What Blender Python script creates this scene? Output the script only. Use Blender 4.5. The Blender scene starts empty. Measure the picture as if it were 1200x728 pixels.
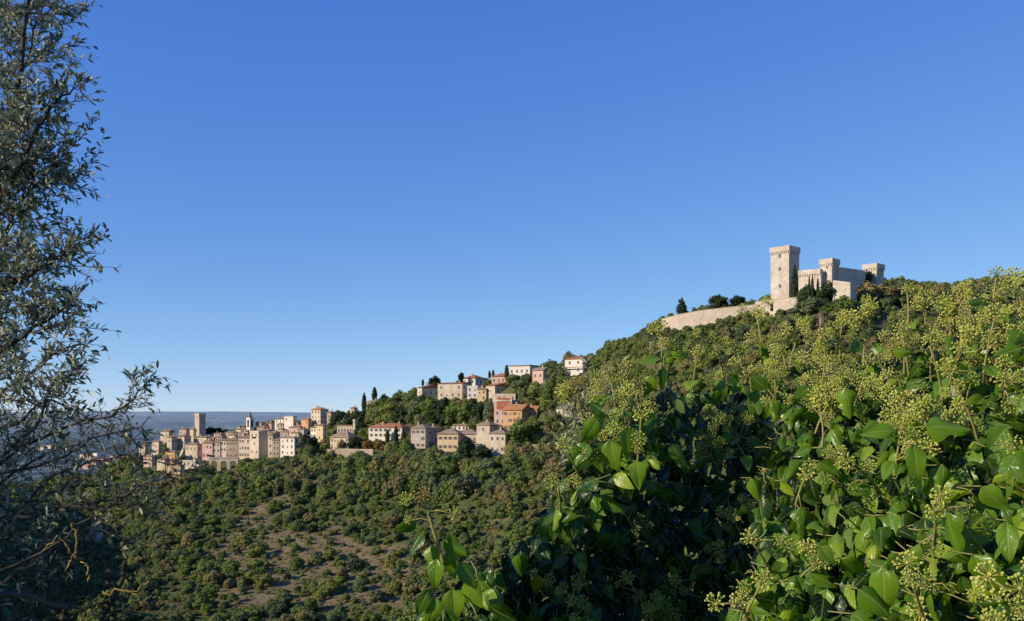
import bpy, math, random
import numpy as np
from mathutils import Vector, Matrix

random.seed(7); rng = np.random.default_rng(7)
F = 1167.0; HY = 490.0           # focal length in photo pixels, eye level in the photo
R = math.radians
sc = bpy.context.scene
col = sc.collection

SUN_A, SUN_E = R(66), R(25)
SUN = Vector((-math.sin(SUN_A)*math.cos(SUN_E), -math.cos(SUN_A)*math.cos(SUN_E), math.sin(SUN_E)))

def at(px, py, Y):
    return Vector(((px-600)/F*Y, Y, (HY-py)/F*Y))

# ------------------------------------------------------------------ materials
def new_mat(name):
    m = bpy.data.materials.new(name); m.use_nodes = True
    nt = m.node_tree; nt.nodes.clear()
    return m, nt
def N(nt, t, **kw):
    n = nt.nodes.new(t)
    for k, v in kw.items():
        if k.startswith('i_'):
            n.inputs[k[2:].replace('_', ' ')].default_value = v
        else: setattr(n, k, v)
    return n
def ramp(nt, stops, fac=None, interp='LINEAR'):
    r = nt.nodes.new('ShaderNodeValToRGB'); e = r.color_ramp; e.interpolation = interp
    while len(e.elements) < len(stops): e.elements.new(0.5)
    for el, (p, c) in zip(e.elements, stops):
        el.position = p; el.color = (*c, 1)
    if fac is not None: nt.links.new(fac, r.inputs[0])
    return r.outputs[0]
def mix(nt, fac, a, b, mode='MIX'):
    n = nt.nodes.new('ShaderNodeMix'); n.data_type = 'RGBA'; n.blend_type = mode
    for s, v in ((0, fac), (6, a), (7, b)):
        if isinstance(v, (int, float)): n.inputs[s].default_value = v if s == 0 else (v, v, v, 1)
        elif isinstance(v, tuple): n.inputs[s].default_value = (*v, 1)
        else: nt.links.new(v, n.inputs[s])
    return n.outputs[2]
def math_(nt, op, a, b=None):
    n = nt.nodes.new('ShaderNodeMath'); n.operation = op
    for s, v in ((0, a), (1, b)):
        if v is None: continue
        if isinstance(v, (int, float)): n.inputs[s].default_value = v
        else: nt.links.new(v, n.inputs[s])
    return n.outputs[0]
def noise(nt, scale, detail=4, rough=.55, vec=None):
    n = N(nt, 'ShaderNodeTexNoise'); n.inputs['Scale'].default_value = scale
    n.inputs['Detail'].default_value = detail; n.inputs['Roughness'].default_value = rough
    if vec is not None: nt.links.new(vec, n.inputs['Vector'])
    return n.outputs['Fac']
def finish(nt, colr, rough=.9, bump=None, bstr=.3, bdist=.1, spec=.2):
    p = N(nt, 'ShaderNodeBsdfPrincipled'); o = N(nt, 'ShaderNodeOutputMaterial')
    if isinstance(colr, tuple): p.inputs['Base Color'].default_value = (*colr, 1)
    else: nt.links.new(colr, p.inputs['Base Color'])
    p.inputs['Roughness'].default_value = rough
    p.inputs['Specular IOR Level'].default_value = spec
    if bump is not None:
        b = N(nt, 'ShaderNodeBump'); b.inputs['Strength'].default_value = bstr; b.inputs['Distance'].default_value = bdist
        nt.links.new(bump, b.inputs['Height']); nt.links.new(b.outputs[0], p.inputs['Normal'])
    nt.links.new(p.outputs[0], o.inputs[0])
    return p
def objvec(nt):
    return N(nt, 'ShaderNodeTexCoord').outputs['Object']

def mat_plaster(name, c, dirt=.5):
    m, nt = new_mat(name); v = objvec(nt)
    n1 = noise(nt, .35, 6, .65, v)
    mp = N(nt, 'ShaderNodeMapping'); mp.inputs['Scale'].default_value = (1.6, 1.6, .18); nt.links.new(v, mp.inputs[0])
    n2 = noise(nt, 1.1, 5, .6, mp.outputs[0])
    dark = tuple(x*(.52+.1*(i == 0)) for i, x in enumerate(c))
    a = mix(nt, math_(nt, 'MULTIPLY', ramp(nt, [(.38, (0,)*3), (.72, (1,)*3)], n1), dirt), c, dark)
    b = mix(nt, math_(nt, 'MULTIPLY', ramp(nt, [(.5, (0,)*3), (.8, (1,)*3)], n2), dirt*.8), a, tuple(x*.45 for x in c))
    oi = N(nt, 'ShaderNodeObjectInfo').outputs['Random']
    b = mix(nt, 1.0, b, ramp(nt, [(0, (.80, .80, .82)), (.3, (1, .97, .92)), (.6, (.9, .86, .80)), (1, (1.05, 1.03, 1.0))], oi), 'MULTIPLY')
    finish(nt, b, .92, noise(nt, 4, 4, .6, v), .35, .08, .1)
    return m
def mat_stone(name, c, scale=1.0, var=.6):
    m, nt = new_mat(name); v = objvec(nt)
    vo = N(nt, 'ShaderNodeTexVoronoi'); vo.inputs['Scale'].default_value = .9*scale
    mp = N(nt, 'ShaderNodeMapping'); mp.inputs['Scale'].default_value = (1, 1, 1.9); nt.links.new(v, mp.inputs[0])
    nt.links.new(mp.outputs[0], vo.inputs['Vector'])
    cellv = N(nt, 'ShaderNodeSeparateColor'); nt.links.new(vo.outputs['Color'], cellv.inputs[0])
    a = mix(nt, math_(nt, 'MULTIPLY', cellv.outputs[0], var), c, tuple(x*.55 for x in c))
    n1 = noise(nt, .12, 6, .65, v)
    b = mix(nt, ramp(nt, [(.42, (0,)*3), (.7, (.75,)*3)], n1), a, tuple(x*f for x, f in zip(c, (.62, .55, .48))))
    mp2 = N(nt, 'ShaderNodeMapping'); mp2.inputs['Scale'].default_value = (1, 1, .12); nt.links.new(v, mp2.inputs[0])
    n4 = noise(nt, .45, 6, .7, mp2.outputs[0]); n5 = noise(nt, .035, 5, .7, v)
    b = mix(nt, ramp(nt, [(.5, (0,)*3), (.68, (.55,)*3)], n4), b, tuple(x*f for x, f in zip(c, (.5, .48, .46))))
    b = mix(nt, ramp(nt, [(.48, (0,)*3), (.6, (.4,)*3)], n5), b, tuple(x*f for x, f in zip(c, (.74, .7, .68))))
    finish(nt, b, .95, vo.outputs['Distance'], .7, .25, .1)
    return m
def mat_tiles(name, c):
    m, nt = new_mat(name); v = objvec(nt)
    w = N(nt, 'ShaderNodeTexNoise'); w.inputs['Scale'].default_value = 2.2; w.inputs['Detail'].default_value = 5
    mp = N(nt, 'ShaderNodeMapping'); mp.inputs['Scale'].default_value = (2.5, 2.5, 2.5); nt.links.new(v, mp.inputs[0])
    nt.links.new(mp.outputs[0], w.inputs['Vector'])
    n1 = noise(nt, .3, 5, .6, v)
    a = mix(nt, ramp(nt, [(.35, (0,)*3), (.65, (1,)*3)], w.outputs['Fac']), tuple(x*1.2 for x in c), tuple(x*.6 for x in c))
    b = mix(nt, ramp(nt, [(.45, (0,)*3), (.7, (.7,)*3)], n1), a, (.17, .135, .10))
    finish(nt, b, .9, w.outputs['Fac'], .5, .1, .1)
    return m
def mat_flat(name, c, rough=.7, spec=.3):
    m, nt = new_mat(name); v = objvec(nt)
    n1 = noise(nt, 3, 4, .6, v)
    finish(nt, mix(nt, n1, tuple(x*.75 for x in c), tuple(min(1, x*1.2) for x in c)), rough, spec=spec)
    return m
def mat_foliage(name, stops, tr=.15, rough=.75):
    """colour picked by the 'tint' attribute plus the object's own random number; 'tone' varies leaf clumps"""
    m, nt = new_mat(name)
    t = N(nt, 'ShaderNodeAttribute', attribute_name='tint').outputs['Fac']
    oi = N(nt, 'ShaderNodeObjectInfo').outputs['Random']
    f = math_(nt, 'FRACT', math_(nt, 'ADD', t, oi))
    c = ramp(nt, stops, f)
    tone = N(nt, 'ShaderNodeAttribute', attribute_name='tone').outputs['Fac']
    c2 = mix(nt, 1.0, c, ramp(nt, [(0, (.72, .75, .80)), (.5, (1.12, 1.1, 1.03)), (1, (1.6, 1.55, 1.22))], tone), 'MULTIPLY')
    p = N(nt, 'ShaderNodeBsdfPrincipled'); nt.links.new(c2, p.inputs['Base Color'])
    p.inputs['Roughness'].default_value = rough; p.inputs['Specular IOR Level'].default_value = .15
    tl = N(nt, 'ShaderNodeBsdfTranslucent'); nt.links.new(c2, tl.inputs[0])
    mx = N(nt, 'ShaderNodeMixShader'); mx.inputs[0].default_value = tr
    nt.links.new(p.outputs[0], mx.inputs[1]); nt.links.new(tl.outputs[0], mx.inputs[2])
    o = N(nt, 'ShaderNodeOutputMaterial'); nt.links.new(mx.outputs[0], o.inputs[0])
    return m

M = {}
M['white'] = mat_plaster('white plaster', (.78, .73, .64), .3)
M['cream'] = mat_plaster('cream plaster', (.68, .59, .46), .55)
M['pale'] = mat_plaster('pale grey plaster', (.60, .53, .43), .55)
M['pink'] = mat_plaster('pink plaster', (.64, .46, .38), .5)
M['rose'] = mat_plaster('rose plaster', (.62, .46, .38), .5)
M['yellow'] = mat_plaster('yellow plaster', (.68, .55, .34), .5)
M['orange'] = mat_plaster('orange plaster', (.64, .41, .20), .5)
M['apricot'] = mat_plaster('apricot plaster', (.68, .42, .22), .4)
M['red'] = mat_plaster('red plaster', (.42, .14, .08), .35)
M['tan'] = mat_stone('tan stone', (.62, .52, .39), 1.2, .4)
M['brown'] = mat_stone('brown stone', (.46, .37, .28), 1.2, .4)
M['sand'] = mat_stone('sandstone', (.72, .61, .46), 1.1, .35)
M['castle'] = mat_stone('castle limestone', (.70, .60, .475), .75, .5)
M['oldwall'] = mat_stone('old rampart stone', (.50, .41, .31), .8, .6)
M['tile'] = mat_tiles('weathered roof tiles', (.32, .21, .14))
M['tilered'] = mat_tiles('red roof tiles', (.42, .17, .09))
M['tileor'] = mat_tiles('orange roof tiles', (.50, .23, .10))
M['tiletan'] = mat_tiles('tan roof tiles', (.36, .27, .19))
M['pane'] = mat_flat('dark window pane', (.035, .04, .05), .25, .5)
M['surround'] = mat_flat('window surround', (.42, .36, .29))
M['shutg'] = mat_flat('green shutter', (.06, .10, .07))
M['shutb'] = mat_flat('brown shutter', (.13, .08, .05))
M['dark'] = mat_flat('dark opening', (.02, .02, .02), .9, .0)
M['pole'] = mat_flat('pale pole', (.45, .42, .38))
M['bark'] = mat_stone('bark', (.10, .08, .06), 30, .6)
M['rock'] = mat_stone('pale limestone rock', (.46, .42, .36), .8, .5)
M['cliff'] = mat_stone('warm pale cliff rock', (.56, .45, .34), .8, .5)

GREENS = [(0, (.140, .185, .052)), (.2, (.180, .235, .058)), (.38, (.150, .182, .100)), (.55, (.235, .265, .072)),
          (.72, (.120, .162, .068)), (.84, (.170, .190, .088)), (.92, (.280, .255, .092)), (1, (.140, .185, .052))]
M['leafg'] = mat_foliage('hillside foliage', GREENS, .42)
M['leafd'] = mat_foliage('dark evergreen foliage', [(0, (.028, .046, .022)), (.5, (.042, .062, .026)), (1, (.028, .046, .022))])
M['leafa'] = mat_foliage('autumn foliage', [(0, (.22, .105, .04)), (.5, (.17, .11, .046)), (1, (.22, .105, .04))])
M['leafb'] = mat_foliage('brownish foliage', [(0, (.185, .150, .075)), (.5, (.215, .185, .080)), (1, (.185, .150, .075))])

# ------------------------------------------------------------------ mesh helpers
def link(name, me, parent=None, loc=(0, 0, 0), rz=0):
    o = bpy.data.objects.new(name, me); col.objects.link(o)
    o.location = loc; o.rotation_euler = (0, 0, rz)
    if parent is not None: o.parent = parent
    return o
def tag(o, label=None, cat=None, group=None, kind=None):
    if label: o['label'] = label
    if cat: o['category'] = cat
    if group: o['group'] = group
    if kind: o['kind'] = kind
    return o
class MB:
    def __init__(s): s.v = []; s.f = []; s.m = []
    def quad(s, pts, mi=0):
        b = len(s.v); s.v += [tuple(p) for p in pts]; s.f.append(tuple(range(b, b+len(pts)))); s.m.append(mi)
    def box(s, x0, x1, y0, y1, z0, z1, mi=0, top=None):
        b = len(s.v); t = top or 0.0
        for z, e in ((z0, 0), (z1, t)):
            s.v += [(x0-e, y0-e, z), (x1+e, y0-e, z), (x1+e, y1+e, z), (x0-e, y1+e, z)]
        for q in ((0, 3, 2, 1), (4, 5, 6, 7), (0, 1, 5, 4), (1, 2, 6, 5), (2, 3, 7, 6), (3, 0, 4, 7)):
            s.f.append(tuple(b+i for i in q)); s.m.append(mi)
    def tube(s, pts, rads, n=5, mi=0):
        pts = [Vector(p) for p in pts]; b = len(s.v)
        for i, p in enumerate(pts):
            d = (pts[min(i+1, len(pts)-1)] - pts[max(i-1, 0)]).normalized()
            a = d.cross(Vector((.31, .2, .93)))
            if a.length < .05: a = d.cross(Vector((1, 0, 0)))
            a.normalize(); c = d.cross(a)
            for k in range(n):
                t = 2*math.pi*k/n
                s.v.append(tuple(p + (a*math.cos(t) + c*math.sin(t))*rads[i]))
        for i in range(len(pts)-1):
            for k in range(n):
                k2 = (k+1) % n
                s.f.append((b+i*n+k, b+i*n+k2, b+(i+1)*n+k2, b+(i+1)*n+k)); s.m.append(mi)
        s.f.append(tuple(b+(len(pts)-1)*n+k for k in range(n))); s.m.append(mi)
    def mesh(s, name, mats, smooth=False):
        me = bpy.data.meshes.new(name); me.from_pydata(s.v, [], s.f)
        for m in (mats if isinstance(mats, (list, tuple)) else [mats]): me.materials.append(m)
        me.polygons.foreach_set('material_index', s.m)
        if smooth: me.polygons.foreach_set('use_smooth', [True]*len(s.f))
        me.update(); return me
    def build(s, name, mats, parent=None, loc=(0, 0, 0), rz=0, smooth=False):
        return link(name, s.mesh(name, mats, smooth), parent, loc, rz)

def np_mesh(name, V, Q, mat, attrs=None, uv=None, smooth=True):
    """quad mesh from arrays; attrs {name: per-vertex float}; uv per vertex"""
    me = bpy.data.meshes.new(name)
    V = np.ascontiguousarray(V, np.float32); Q = np.ascontiguousarray(Q, np.int32)
    me.vertices.add(len(V)); me.vertices.foreach_set('co', V.ravel())
    me.loops.add(Q.size); me.loops.foreach_set('vertex_index', Q.ravel())
    me.polygons.add(len(Q)); me.polygons.foreach_set('loop_start', np.arange(0, Q.size, 4, dtype=np.int32))
    me.polygons.foreach_set('use_smooth', np.full(len(Q), smooth))
    if uv is not None:
        l = me.uv_layers.new(name='UVMap'); l.data.foreach_set('uv', np.ascontiguousarray(uv[Q.ravel()], np.float32).ravel())
    for k, a in (attrs or {}).items():
        at_ = me.attributes.new(k, 'FLOAT', 'POINT'); at_.data.foreach_set('value', np.ascontiguousarray(a, np.float32))
    me.update(calc_edges=True)
    me.materials.append(mat); return me
def scatter(tV, tQ, mats, locs):
    """copies of a quad template under (k,3,3) matrices and (k,3) places, as arrays"""
    k, n = len(locs), len(tV)
    V = np.einsum('kij,nj->kni', mats, tV) + locs[:, None, :]
    Q = tQ[None] + (np.arange(k)*n)[:, None, None]
    return V.reshape(-1, 3), Q.reshape(-1, 4)
def basis(x, y, z, s):
    """(k,3,3) matrices with columns x,y,z scaled by s (k,)"""
    return np.stack([x, y, z], axis=2)*s[:, None, None]
def norm(a): return a/np.maximum(np.linalg.norm(a, axis=-1, keepdims=True), 1e-9)
def join(parts):
    Vs, Qs, b = [], [], 0
    for V, Q in parts:
        Vs.append(V); Qs.append(Q+b); b += len(V)
    return np.concatenate(Vs), np.concatenate(Qs)

# ------------------------------------------------------------------ terrain
NEAR = [(.3, -1.62), (1.2, -1.64), (3, -1.95), (8, -3.9), (40, -24), (150, -75)]
def P(Y, py): return (Y, (HY-py)/F*Y)
FAR = [(1500, -95), (5000, -112)]
COLS = {
 -6000: [(100, -20), (300, 10), (700, 40), (1500, 60), (5000, 0)],
 -900: [(300, -60), (420, 10), (520, 40), (650, 50), (900, 0), (1300, -80)] + FAR,
 -350: [(300, -80), (420, -8), (520, 26), (650, 36), (900, -40), (1300, -90)] + FAR,
 -120: [(300, -104), (430, -52), (520, -34), (650, -30), (900, -58), (1300, -88)] + FAR,
 0: [(300, -110), (430, -88), (520, -80), (650, -76), (900, -70), (1300, -86)] + FAR,
 100: [(300, -110), P(430, 726), P(520, 680), P(650, 622), P(800, 580), P(900, 562), (1050, -75)] + FAR,
 160: [(300, -110), P(430, 727), P(520, 668), P(620, 618), P(720, 576), P(800, 556), P(900, 541), P(950, 536), (1100, -80)] + FAR,
 210: [(300, -110), P(430, 728), P(520, 662), P(620, 606), P(720, 566), P(790, 549), P(880, 530), P(940, 521), (1100, -80)] + FAR,
 260: [(300, -110), P(430, 728), P(520, 660), P(620, 602), P(735, 559), P(752, 557), P(788, 539), P(880, 520), P(940, 511), (1100, -70)] + FAR,
 320: [(300, -110), P(430, 728), P(520, 659), P(620, 596), P(740, 541), P(810, 528), P(880, 511), P(940, 503), (1060, -60)] + FAR,
 370: [(300, -110), P(430, 727), P(520, 657), P(620, 592), P(720, 540), P(740, 527), P(800, 517), P(890, 496), (1010, -50)] + FAR,
 400: [(300, -110), P(430, 726), P(520, 655), P(620, 589), P(715, 538), P(725, 527), P(770, 519), P(850, 496), P(890, 488), (1010, -40)] + FAR,
 440: [(300, -110), P(430, 724), P(520, 652), P(610, 586), P(695, 536), P(705, 526), P(760, 509), P(830, 480), P(860, 474), (980, -30)] + FAR,
 500: [(300, -108), P(430, 720), P(520, 644), P(600, 580), P(660, 534), P(700, 521), P(730, 502), P(790, 466), P(820, 460), (950, -20)] + FAR,
 560: [(300, -106), P(430, 712), P(520, 632), P(590, 572), P(645, 532), P(680, 520), P(700, 502), P(760, 465), P(780, 452), (900, 0)] + FAR,
 610: [(300, -104), P(430, 700), P(520, 615), P(580, 566), P(635, 530), P(650, 520), P(672, 503), P(700, 470), P(740, 442), (860, 10)] + FAR,
 670: [(300, -100), P(430, 675), P(520, 590), P(580, 555), P(625, 527), P(640, 519), P(655, 490), P(670, 462), P(695, 436), P(720, 428), (820, 25)] + FAR,
 720: [(300, -95), P(430, 640), P(520, 540), P(600, 470), P(660, 413), P(690, 404), (800, 30)] + FAR,
 775: [(300, -90), P(430, 600), P(520, 480), P(590, 396), P(612, 386), P(650, 380), (800, 40)] + FAR,
 850: [(300, -85), P(430, 560), P(520, 440), P(560, 388), P(584, 379), P(605, 368), P(640, 366), (800, 50)] + FAR,
 930: [(300, -80), P(430, 530), P(500, 412), P(520, 372), P(545, 361), P(565, 352), P(600, 348), (660, 70), (800, 60)] + FAR,
 1010: [(300, -75), P(430, 510), P(490, 412), P(515, 370), P(540, 352), P(580, 341), P(640, 338), (800, 70)] + FAR,
 1100: [(300, -70), P(430, 500), P(510, 396), P(545, 358), P(580, 346), P(620, 342), P(660, 342), (800, 75)] + FAR,
 1220: [(300, -65), P(430, 490), P(510, 390), P(580, 338), P(620, 332), P(660, 330), (800, 80)] + FAR,
 1700: [(300, -40), P(430, 450), P(510, 360), P(580, 320), P(640, 315), (800, 85)] + FAR,
 8000: [(100, -20), (300, 20), (700, 60), (1500, 60), (5000, 0)],
}
HILLS = [(5600, -108), (8000, -105), (11000, -105), (14000, -200)]
LY = np.linspace(math.log(.3), math.log(14000), 700)
CP = np.array(sorted(COLS))
_tab = []
for c in CP:
    pts = NEAR + COLS[c] + HILLS
    _tab.append(np.interp(LY, np.log([p[0] for p in pts]), [p[1] for p in pts]))
_tab = np.array(_tab)
k_ = np.array([1, 2, 3, 2, 1.])/9
_tab = np.apply_along_axis(lambda a: np.convolve(np.pad(a, 2, mode='edge'), k_, mode='valid'), 1, _tab)

_gx = rng.random((64, 64))
def vnoise(x, y):
    xi = np.floor(x).astype(int); yi = np.floor(y).astype(int); fx = x-xi; fy = y-yi
    fx = fx*fx*(3-2*fx); fy = fy*fy*(3-2*fy)
    g = lambda a, b: _gx[a % 64, b % 64]
    return (g(xi, yi)*(1-fx)+g(xi+1, yi)*fx)*(1-fy)+(g(xi, yi+1)*(1-fx)+g(xi+1, yi+1)*fx)*fy
def fbm(x, y, s, n=4):
    a = 0; w = 1; t = 0
    for i in range(n):
        a = a + w*vnoise(x/s+13.7*i, y/s+7.1*i); t += w; w *= .5; s /= 2.03
    return a/t-.5
def H(px, Y):
    px = np.asarray(px, float); Y = np.maximum(np.asarray(Y, float), .31)
    i = np.clip(np.searchsorted(CP, px)-1, 0, len(CP)-2)
    t = np.clip((px-CP[i])/(CP[i+1]-CP[i]), 0, 1); t = t*t*(3-2*t)*.5+t*.5
    j = np.clip((np.log(Y)-LY[0])/(LY[1]-LY[0]), 0, len(LY)-1.001); j0 = j.astype(int); fj = j-j0
    z = (_tab[i, j0]*(1-fj)+_tab[i, j0+1]*fj)*(1-t)+(_tab[i+1, j0]*(1-fj)+_tab[i+1, j0+1]*fj)*t
    x = (px-600)/F*Y
    amp = np.clip((Y-120)/300, 0, 1)*5*np.clip((760-Y)/120, .2, 1)
    amp = np.where(Y > 1200, 8+np.clip((Y-2600)/1500, 0, 1)*14, amp)
    s1 = fbm(x, Y, 34, 4)
    for Yk, am, w_, sd, va in () if not np.any(Y > 1500) else ((3300, 34, 420, 11, .9), (4600, 62, 520, 23, .7), (6300, 92, 650, 37, .5), (8000, 122, 700, 51, .30), (10200, 164, 900, 77, .20)):
        wob = fbm(x, x*0+sd*100, 1700, 3)*900
        hgt = am*(1+va*2*fbm(x+sd*977, x*0+sd*31, 900+Yk*.12, 4))
        z = z+np.where(Y > 1500, hgt*np.exp(-((Y-Yk-wob)/w_)**2), 0)
    s2 = np.where(Y > 1200, fbm(x, Y, 1500, 5), s1) if np.any(Y > 1200) else s1
    return z+amp*s2
def ground_z(x, y): return float(H(600+x/y*F, y))
_rY = np.arange(255, 1100, 1.5)
def ray_Y(px, py):
    """depth at which the sight line through a photo pixel meets the hillside"""
    pyt = HY-H(np.full_like(_rY, px), _rY)/_rY*F
    k = np.nonzero(pyt <= py)[0]
    return float(_rY[k[0]]) if len(k) else float(_rY[np.argmin(pyt)])

# bare, stony patches on the slope (world masks built from photo ellipses)
BARE = [(318, 600, 42, 14, -.45), (335, 645, 85, 24, -.25), (415, 658, 78, 28, .1), (310, 690, 66, 18, -.1), (445, 690, 40, 24, .2), (262, 640, 28, 8, -.5), (385, 705, 40, 12, 0)]
def bare_mask(px, py):
    m = np.zeros_like(np.asarray(px, float))
    for cx, cy, a, b, t in BARE:
        dx = px-cx; dy = py-cy
        u = (dx*math.cos(t)+dy*math.sin(t))/a; v = (-dx*math.sin(t)+dy*math.cos(t))/b
        m = np.maximum(m, np.clip(1.5-(u*u+v*v), 0, 1))
    return m

def ground_mesh(name, r0, r1, nr, mat):
    tv = np.concatenate([np.linspace(-80, -34, 40)[:-1], np.linspace(-34, 34, 420), np.linspace(34, 80, 40)[1:], np.linspace(80, 280, 40)[1:-1]])
    r = np.exp(np.linspace(math.log(r0), math.log(r1), nr))
    T, Rr = np.meshgrid(np.radians(tv), r, indexing='ij')
    front = tv <= 80.01
    Y = Rr*np.cos(T); X = Rr*np.sin(T)
    Z = np.zeros_like(X)
    Z[front] = H(600+F*np.tan(T[front]), np.maximum(Y[front], .31))
    zl = Z[0]; zr = Z[np.nonzero(front)[0][-1]]
    for i in np.nonzero(~front)[0]:
        s = (tv[i]-80)/200; Z[i] = zr*(1-s)+zl*s
    n, m = T.shape
    V = np.stack([X, Y, Z], -1).reshape(-1, 3)
    i, j = np.meshgrid(np.arange(n), np.arange(m-1), indexing='ij'); i2 = (i+1) % n
    Q = np.stack([i*m+j, i2*m+j, i2*m+j+1, i*m+j+1], -1).reshape(-1, 4)[:, ::-1]
    pyv = HY-V[:, 2]/np.maximum(V[:, 1], 1)*F; pxv = 600+V[:, 0]/np.maximum(V[:, 1], 1)*F
    b = bare_mask(pxv, pyv)*(V[:, 1] > 300)*(V[:, 1] < 800)
    return link(name, np_mesh(name, V, Q, mat, {'bare': b}))

def mat_ground():
    m, nt = new_mat('hillside soil and scrub'); v = objvec(nt)
    n1 = noise(nt, .06, 8, .6, v); n2 = noise(nt, .22, 10, .75, v); n3 = noise(nt, .8, 6, .75, v)
    soil = mix(nt, ramp(nt, [(.35, (0,)*3), (.65, (1,)*3)], n2), (.27, .205, .115), (.155, .125, .065))
    soil = mix(nt, ramp(nt, [(.60, (0,)*3), (.68, (1,)*3)], n3), soil, (.42, .36, .28))
    scrub = mix(nt, ramp(nt, [(.35, (0,)*3), (.65, (1,)*3)], n2), (.085, .105, .035), (.135, .130, .055))
    b = N(nt, 'ShaderNodeAttribute', attribute_name='bare').outputs['Fac']
    bb = math_(nt, 'ADD', b, math_(nt, 'MULTIPLY', math_(nt, 'SUBTRACT', n1, .5), 2.6))
    bb = math_(nt, 'ADD', bb, math_(nt, 'MULTIPLY', math_(nt, 'SUBTRACT', n2, .5), 1.6))
    c = mix(nt, ramp(nt, [(.3, (0,)*3), (.6, (1,)*3)], bb), scrub, soil)
    finish(nt, c, 1, n2, 1, 1.0, 0)
    return m
def mat_far():
    m, nt = new_mat('distant hills'); v = objvec(nt)
    mp = N(nt, 'ShaderNodeMapping'); mp.inputs['Scale'].default_value = (1, .3, 1); nt.links.new(v, mp.inputs[0])
    n1 = noise(nt, .003, 8, .6, mp.outputs[0]); n2 = noise(nt, .02, 6, .65, mp.outputs[0])
    sx = N(nt, 'ShaderNodeSeparateXYZ'); nt.links.new(v, sx.inputs[0])
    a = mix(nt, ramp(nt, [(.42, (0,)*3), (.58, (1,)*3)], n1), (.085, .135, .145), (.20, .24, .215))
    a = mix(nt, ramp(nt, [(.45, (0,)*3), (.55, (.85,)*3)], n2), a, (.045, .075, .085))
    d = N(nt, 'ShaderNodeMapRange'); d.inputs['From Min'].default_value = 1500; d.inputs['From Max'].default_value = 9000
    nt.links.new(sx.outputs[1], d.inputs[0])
    c = mix(nt, math_(nt, 'MULTIPLY', d.outputs[0], .78), a, (.29, .375, .415))  # haze put into the colour, growing with distance
    finish(nt, c, 1, spec=0)
    return m
M['ground'] = mat_ground(); M['far'] = mat_far()
tag(ground_mesh('hillside', .4, 1400, 520, M['ground']), kind='structure')
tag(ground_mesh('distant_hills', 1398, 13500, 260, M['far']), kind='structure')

# ------------------------------------------------------------------ buildings
def win_mesh(nm, w, h, shut=None, arch=False):
    b = MB(); t = .16
    b.box(-w/2, w/2, -.05, .12, 0, h, 0)
    b.box(-w/2-t, -w/2, -.12, .1, -.05, h+.1, 1); b.box(w/2, w/2+t, -.12, .1, -.05, h+.1, 1)
    b.box(-w/2-.003, w/2+.003, -.11, .1, h, h+t, 1); b.box(-w/2-.25, w/2+.25, -.2, .1, -.2, -.06, 1)
    b.box(-.05, .05, -.08, .09, .01, h-.01, 1)
    if shut:
        b.box(-w/2-t-w*.5, -w/2-t-.01, -.09, .05, 0, h, 2); b.box(w/2+t+.01, w/2+t+w*.5, -.09, .05, 0, h, 2)
    return b.mesh(nm, [M['pane'], M['surround'], M['shutg' if shut == 'g' else 'shutb']])
WM = [win_mesh('window', 1.15, 1.8), win_mesh('window', 1.1, 1.8, 'g'), win_mesh('window', 1.1, 1.7, 'b'), win_mesh('window', .8, 1.1)]
DOORM = (lambda b: (b.box(-.9, .9, -.06, .1, 0, 2.4, 0), b.box(-1.1, -.9, -.14, .1, 0, 2.6, 1), b.box(.9, 1.1, -.14, .1, 0, 2.6, 1), b.box(-.9, .9, -.13, .1, 2.4, 2.6, 1), b.mesh('door', [M['shutb'], M['surround']]))[-1])(MB())
FOOT = []      # (x, y, radius, px0, px1, py base, depth) of every building, so that trees keep clear
GROUP_OLD = None

def frame_of(x0, xc, x1, Y, th, D=None):
    u0, uc, u1 = (x0-600)/F, (xc-600)/F, (x1-600)/F
    s, c = math.sin(th), math.cos(th)
    W = Y*(uc-u0)/(c+u0*s)
    if D is None:
        den = s-u1*c
        D = Y*(u1-uc)/den if (x1 > xc+.5 and den > .05) else 10.
        D = min(max(D, 4), 40)
    C = Vector((uc*Y, Y)); ex = Vector((c, -s)); ey = Vector((s, c))
    ctr = C-ex*W/2+ey*D/2
    return W, D, ctr
def roof_mb(W, D, h, kind, rise, over=.7, gap=.004):
    b = MB(); x, y = W/2+over, D/2+over; z0, z1 = h+gap, h+.28
    low = [(-x, -y, z0), (x, -y, z0), (x, y, z0), (-x, y, z0)]; up = [(p[0], p[1], z1) for p in low]
    b.quad(low[::-1])
    for i in range(4): b.quad([low[i], low[(i+1) % 4], up[(i+1) % 4], up[i]])
    zr = z1+rise
    if kind == 'hip':
        if W >= D: r = [(-max(W-D, .4)/2, 0, zr), (max(W-D, .4)/2, 0, zr)]
        else: r = [(0, -(D-W)/2, zr), (0, (D-W)/2, zr)]
    elif kind == 'gablex': r = [(-x, 0, zr), (x, 0, zr)]
    else: r = [(0, -y, zr), (0, y, zr)]
    if kind == 'shed':
        b.quad([up[0], up[1], (x, y, zr), (-x, y, zr)])
        b.quad([up[1], up[2], (x, y, zr)]); b.quad([up[3], up[0], (-x, y, zr)]); b.quad([up[2], up[3], (-x, y, zr), (x, y, zr)])
    elif (kind == 'hip' and W >= D) or kind == 'gablex':
        b.quad([up[0], up[1], r[1], r[0]]); b.quad([up[1], up[2], r[1]]); b.quad([up[2], up[3], r[0], r[1]]); b.quad([up[3], up[0], r[0]])
    else:
        b.quad([up[0], up[1], r[0]]); b.quad([up[1], up[2], r[1], r[0]]); b.quad([up[2], up[3], r[1]]); b.quad([up[3], up[0], r[0], r[1]])
    return b
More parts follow.
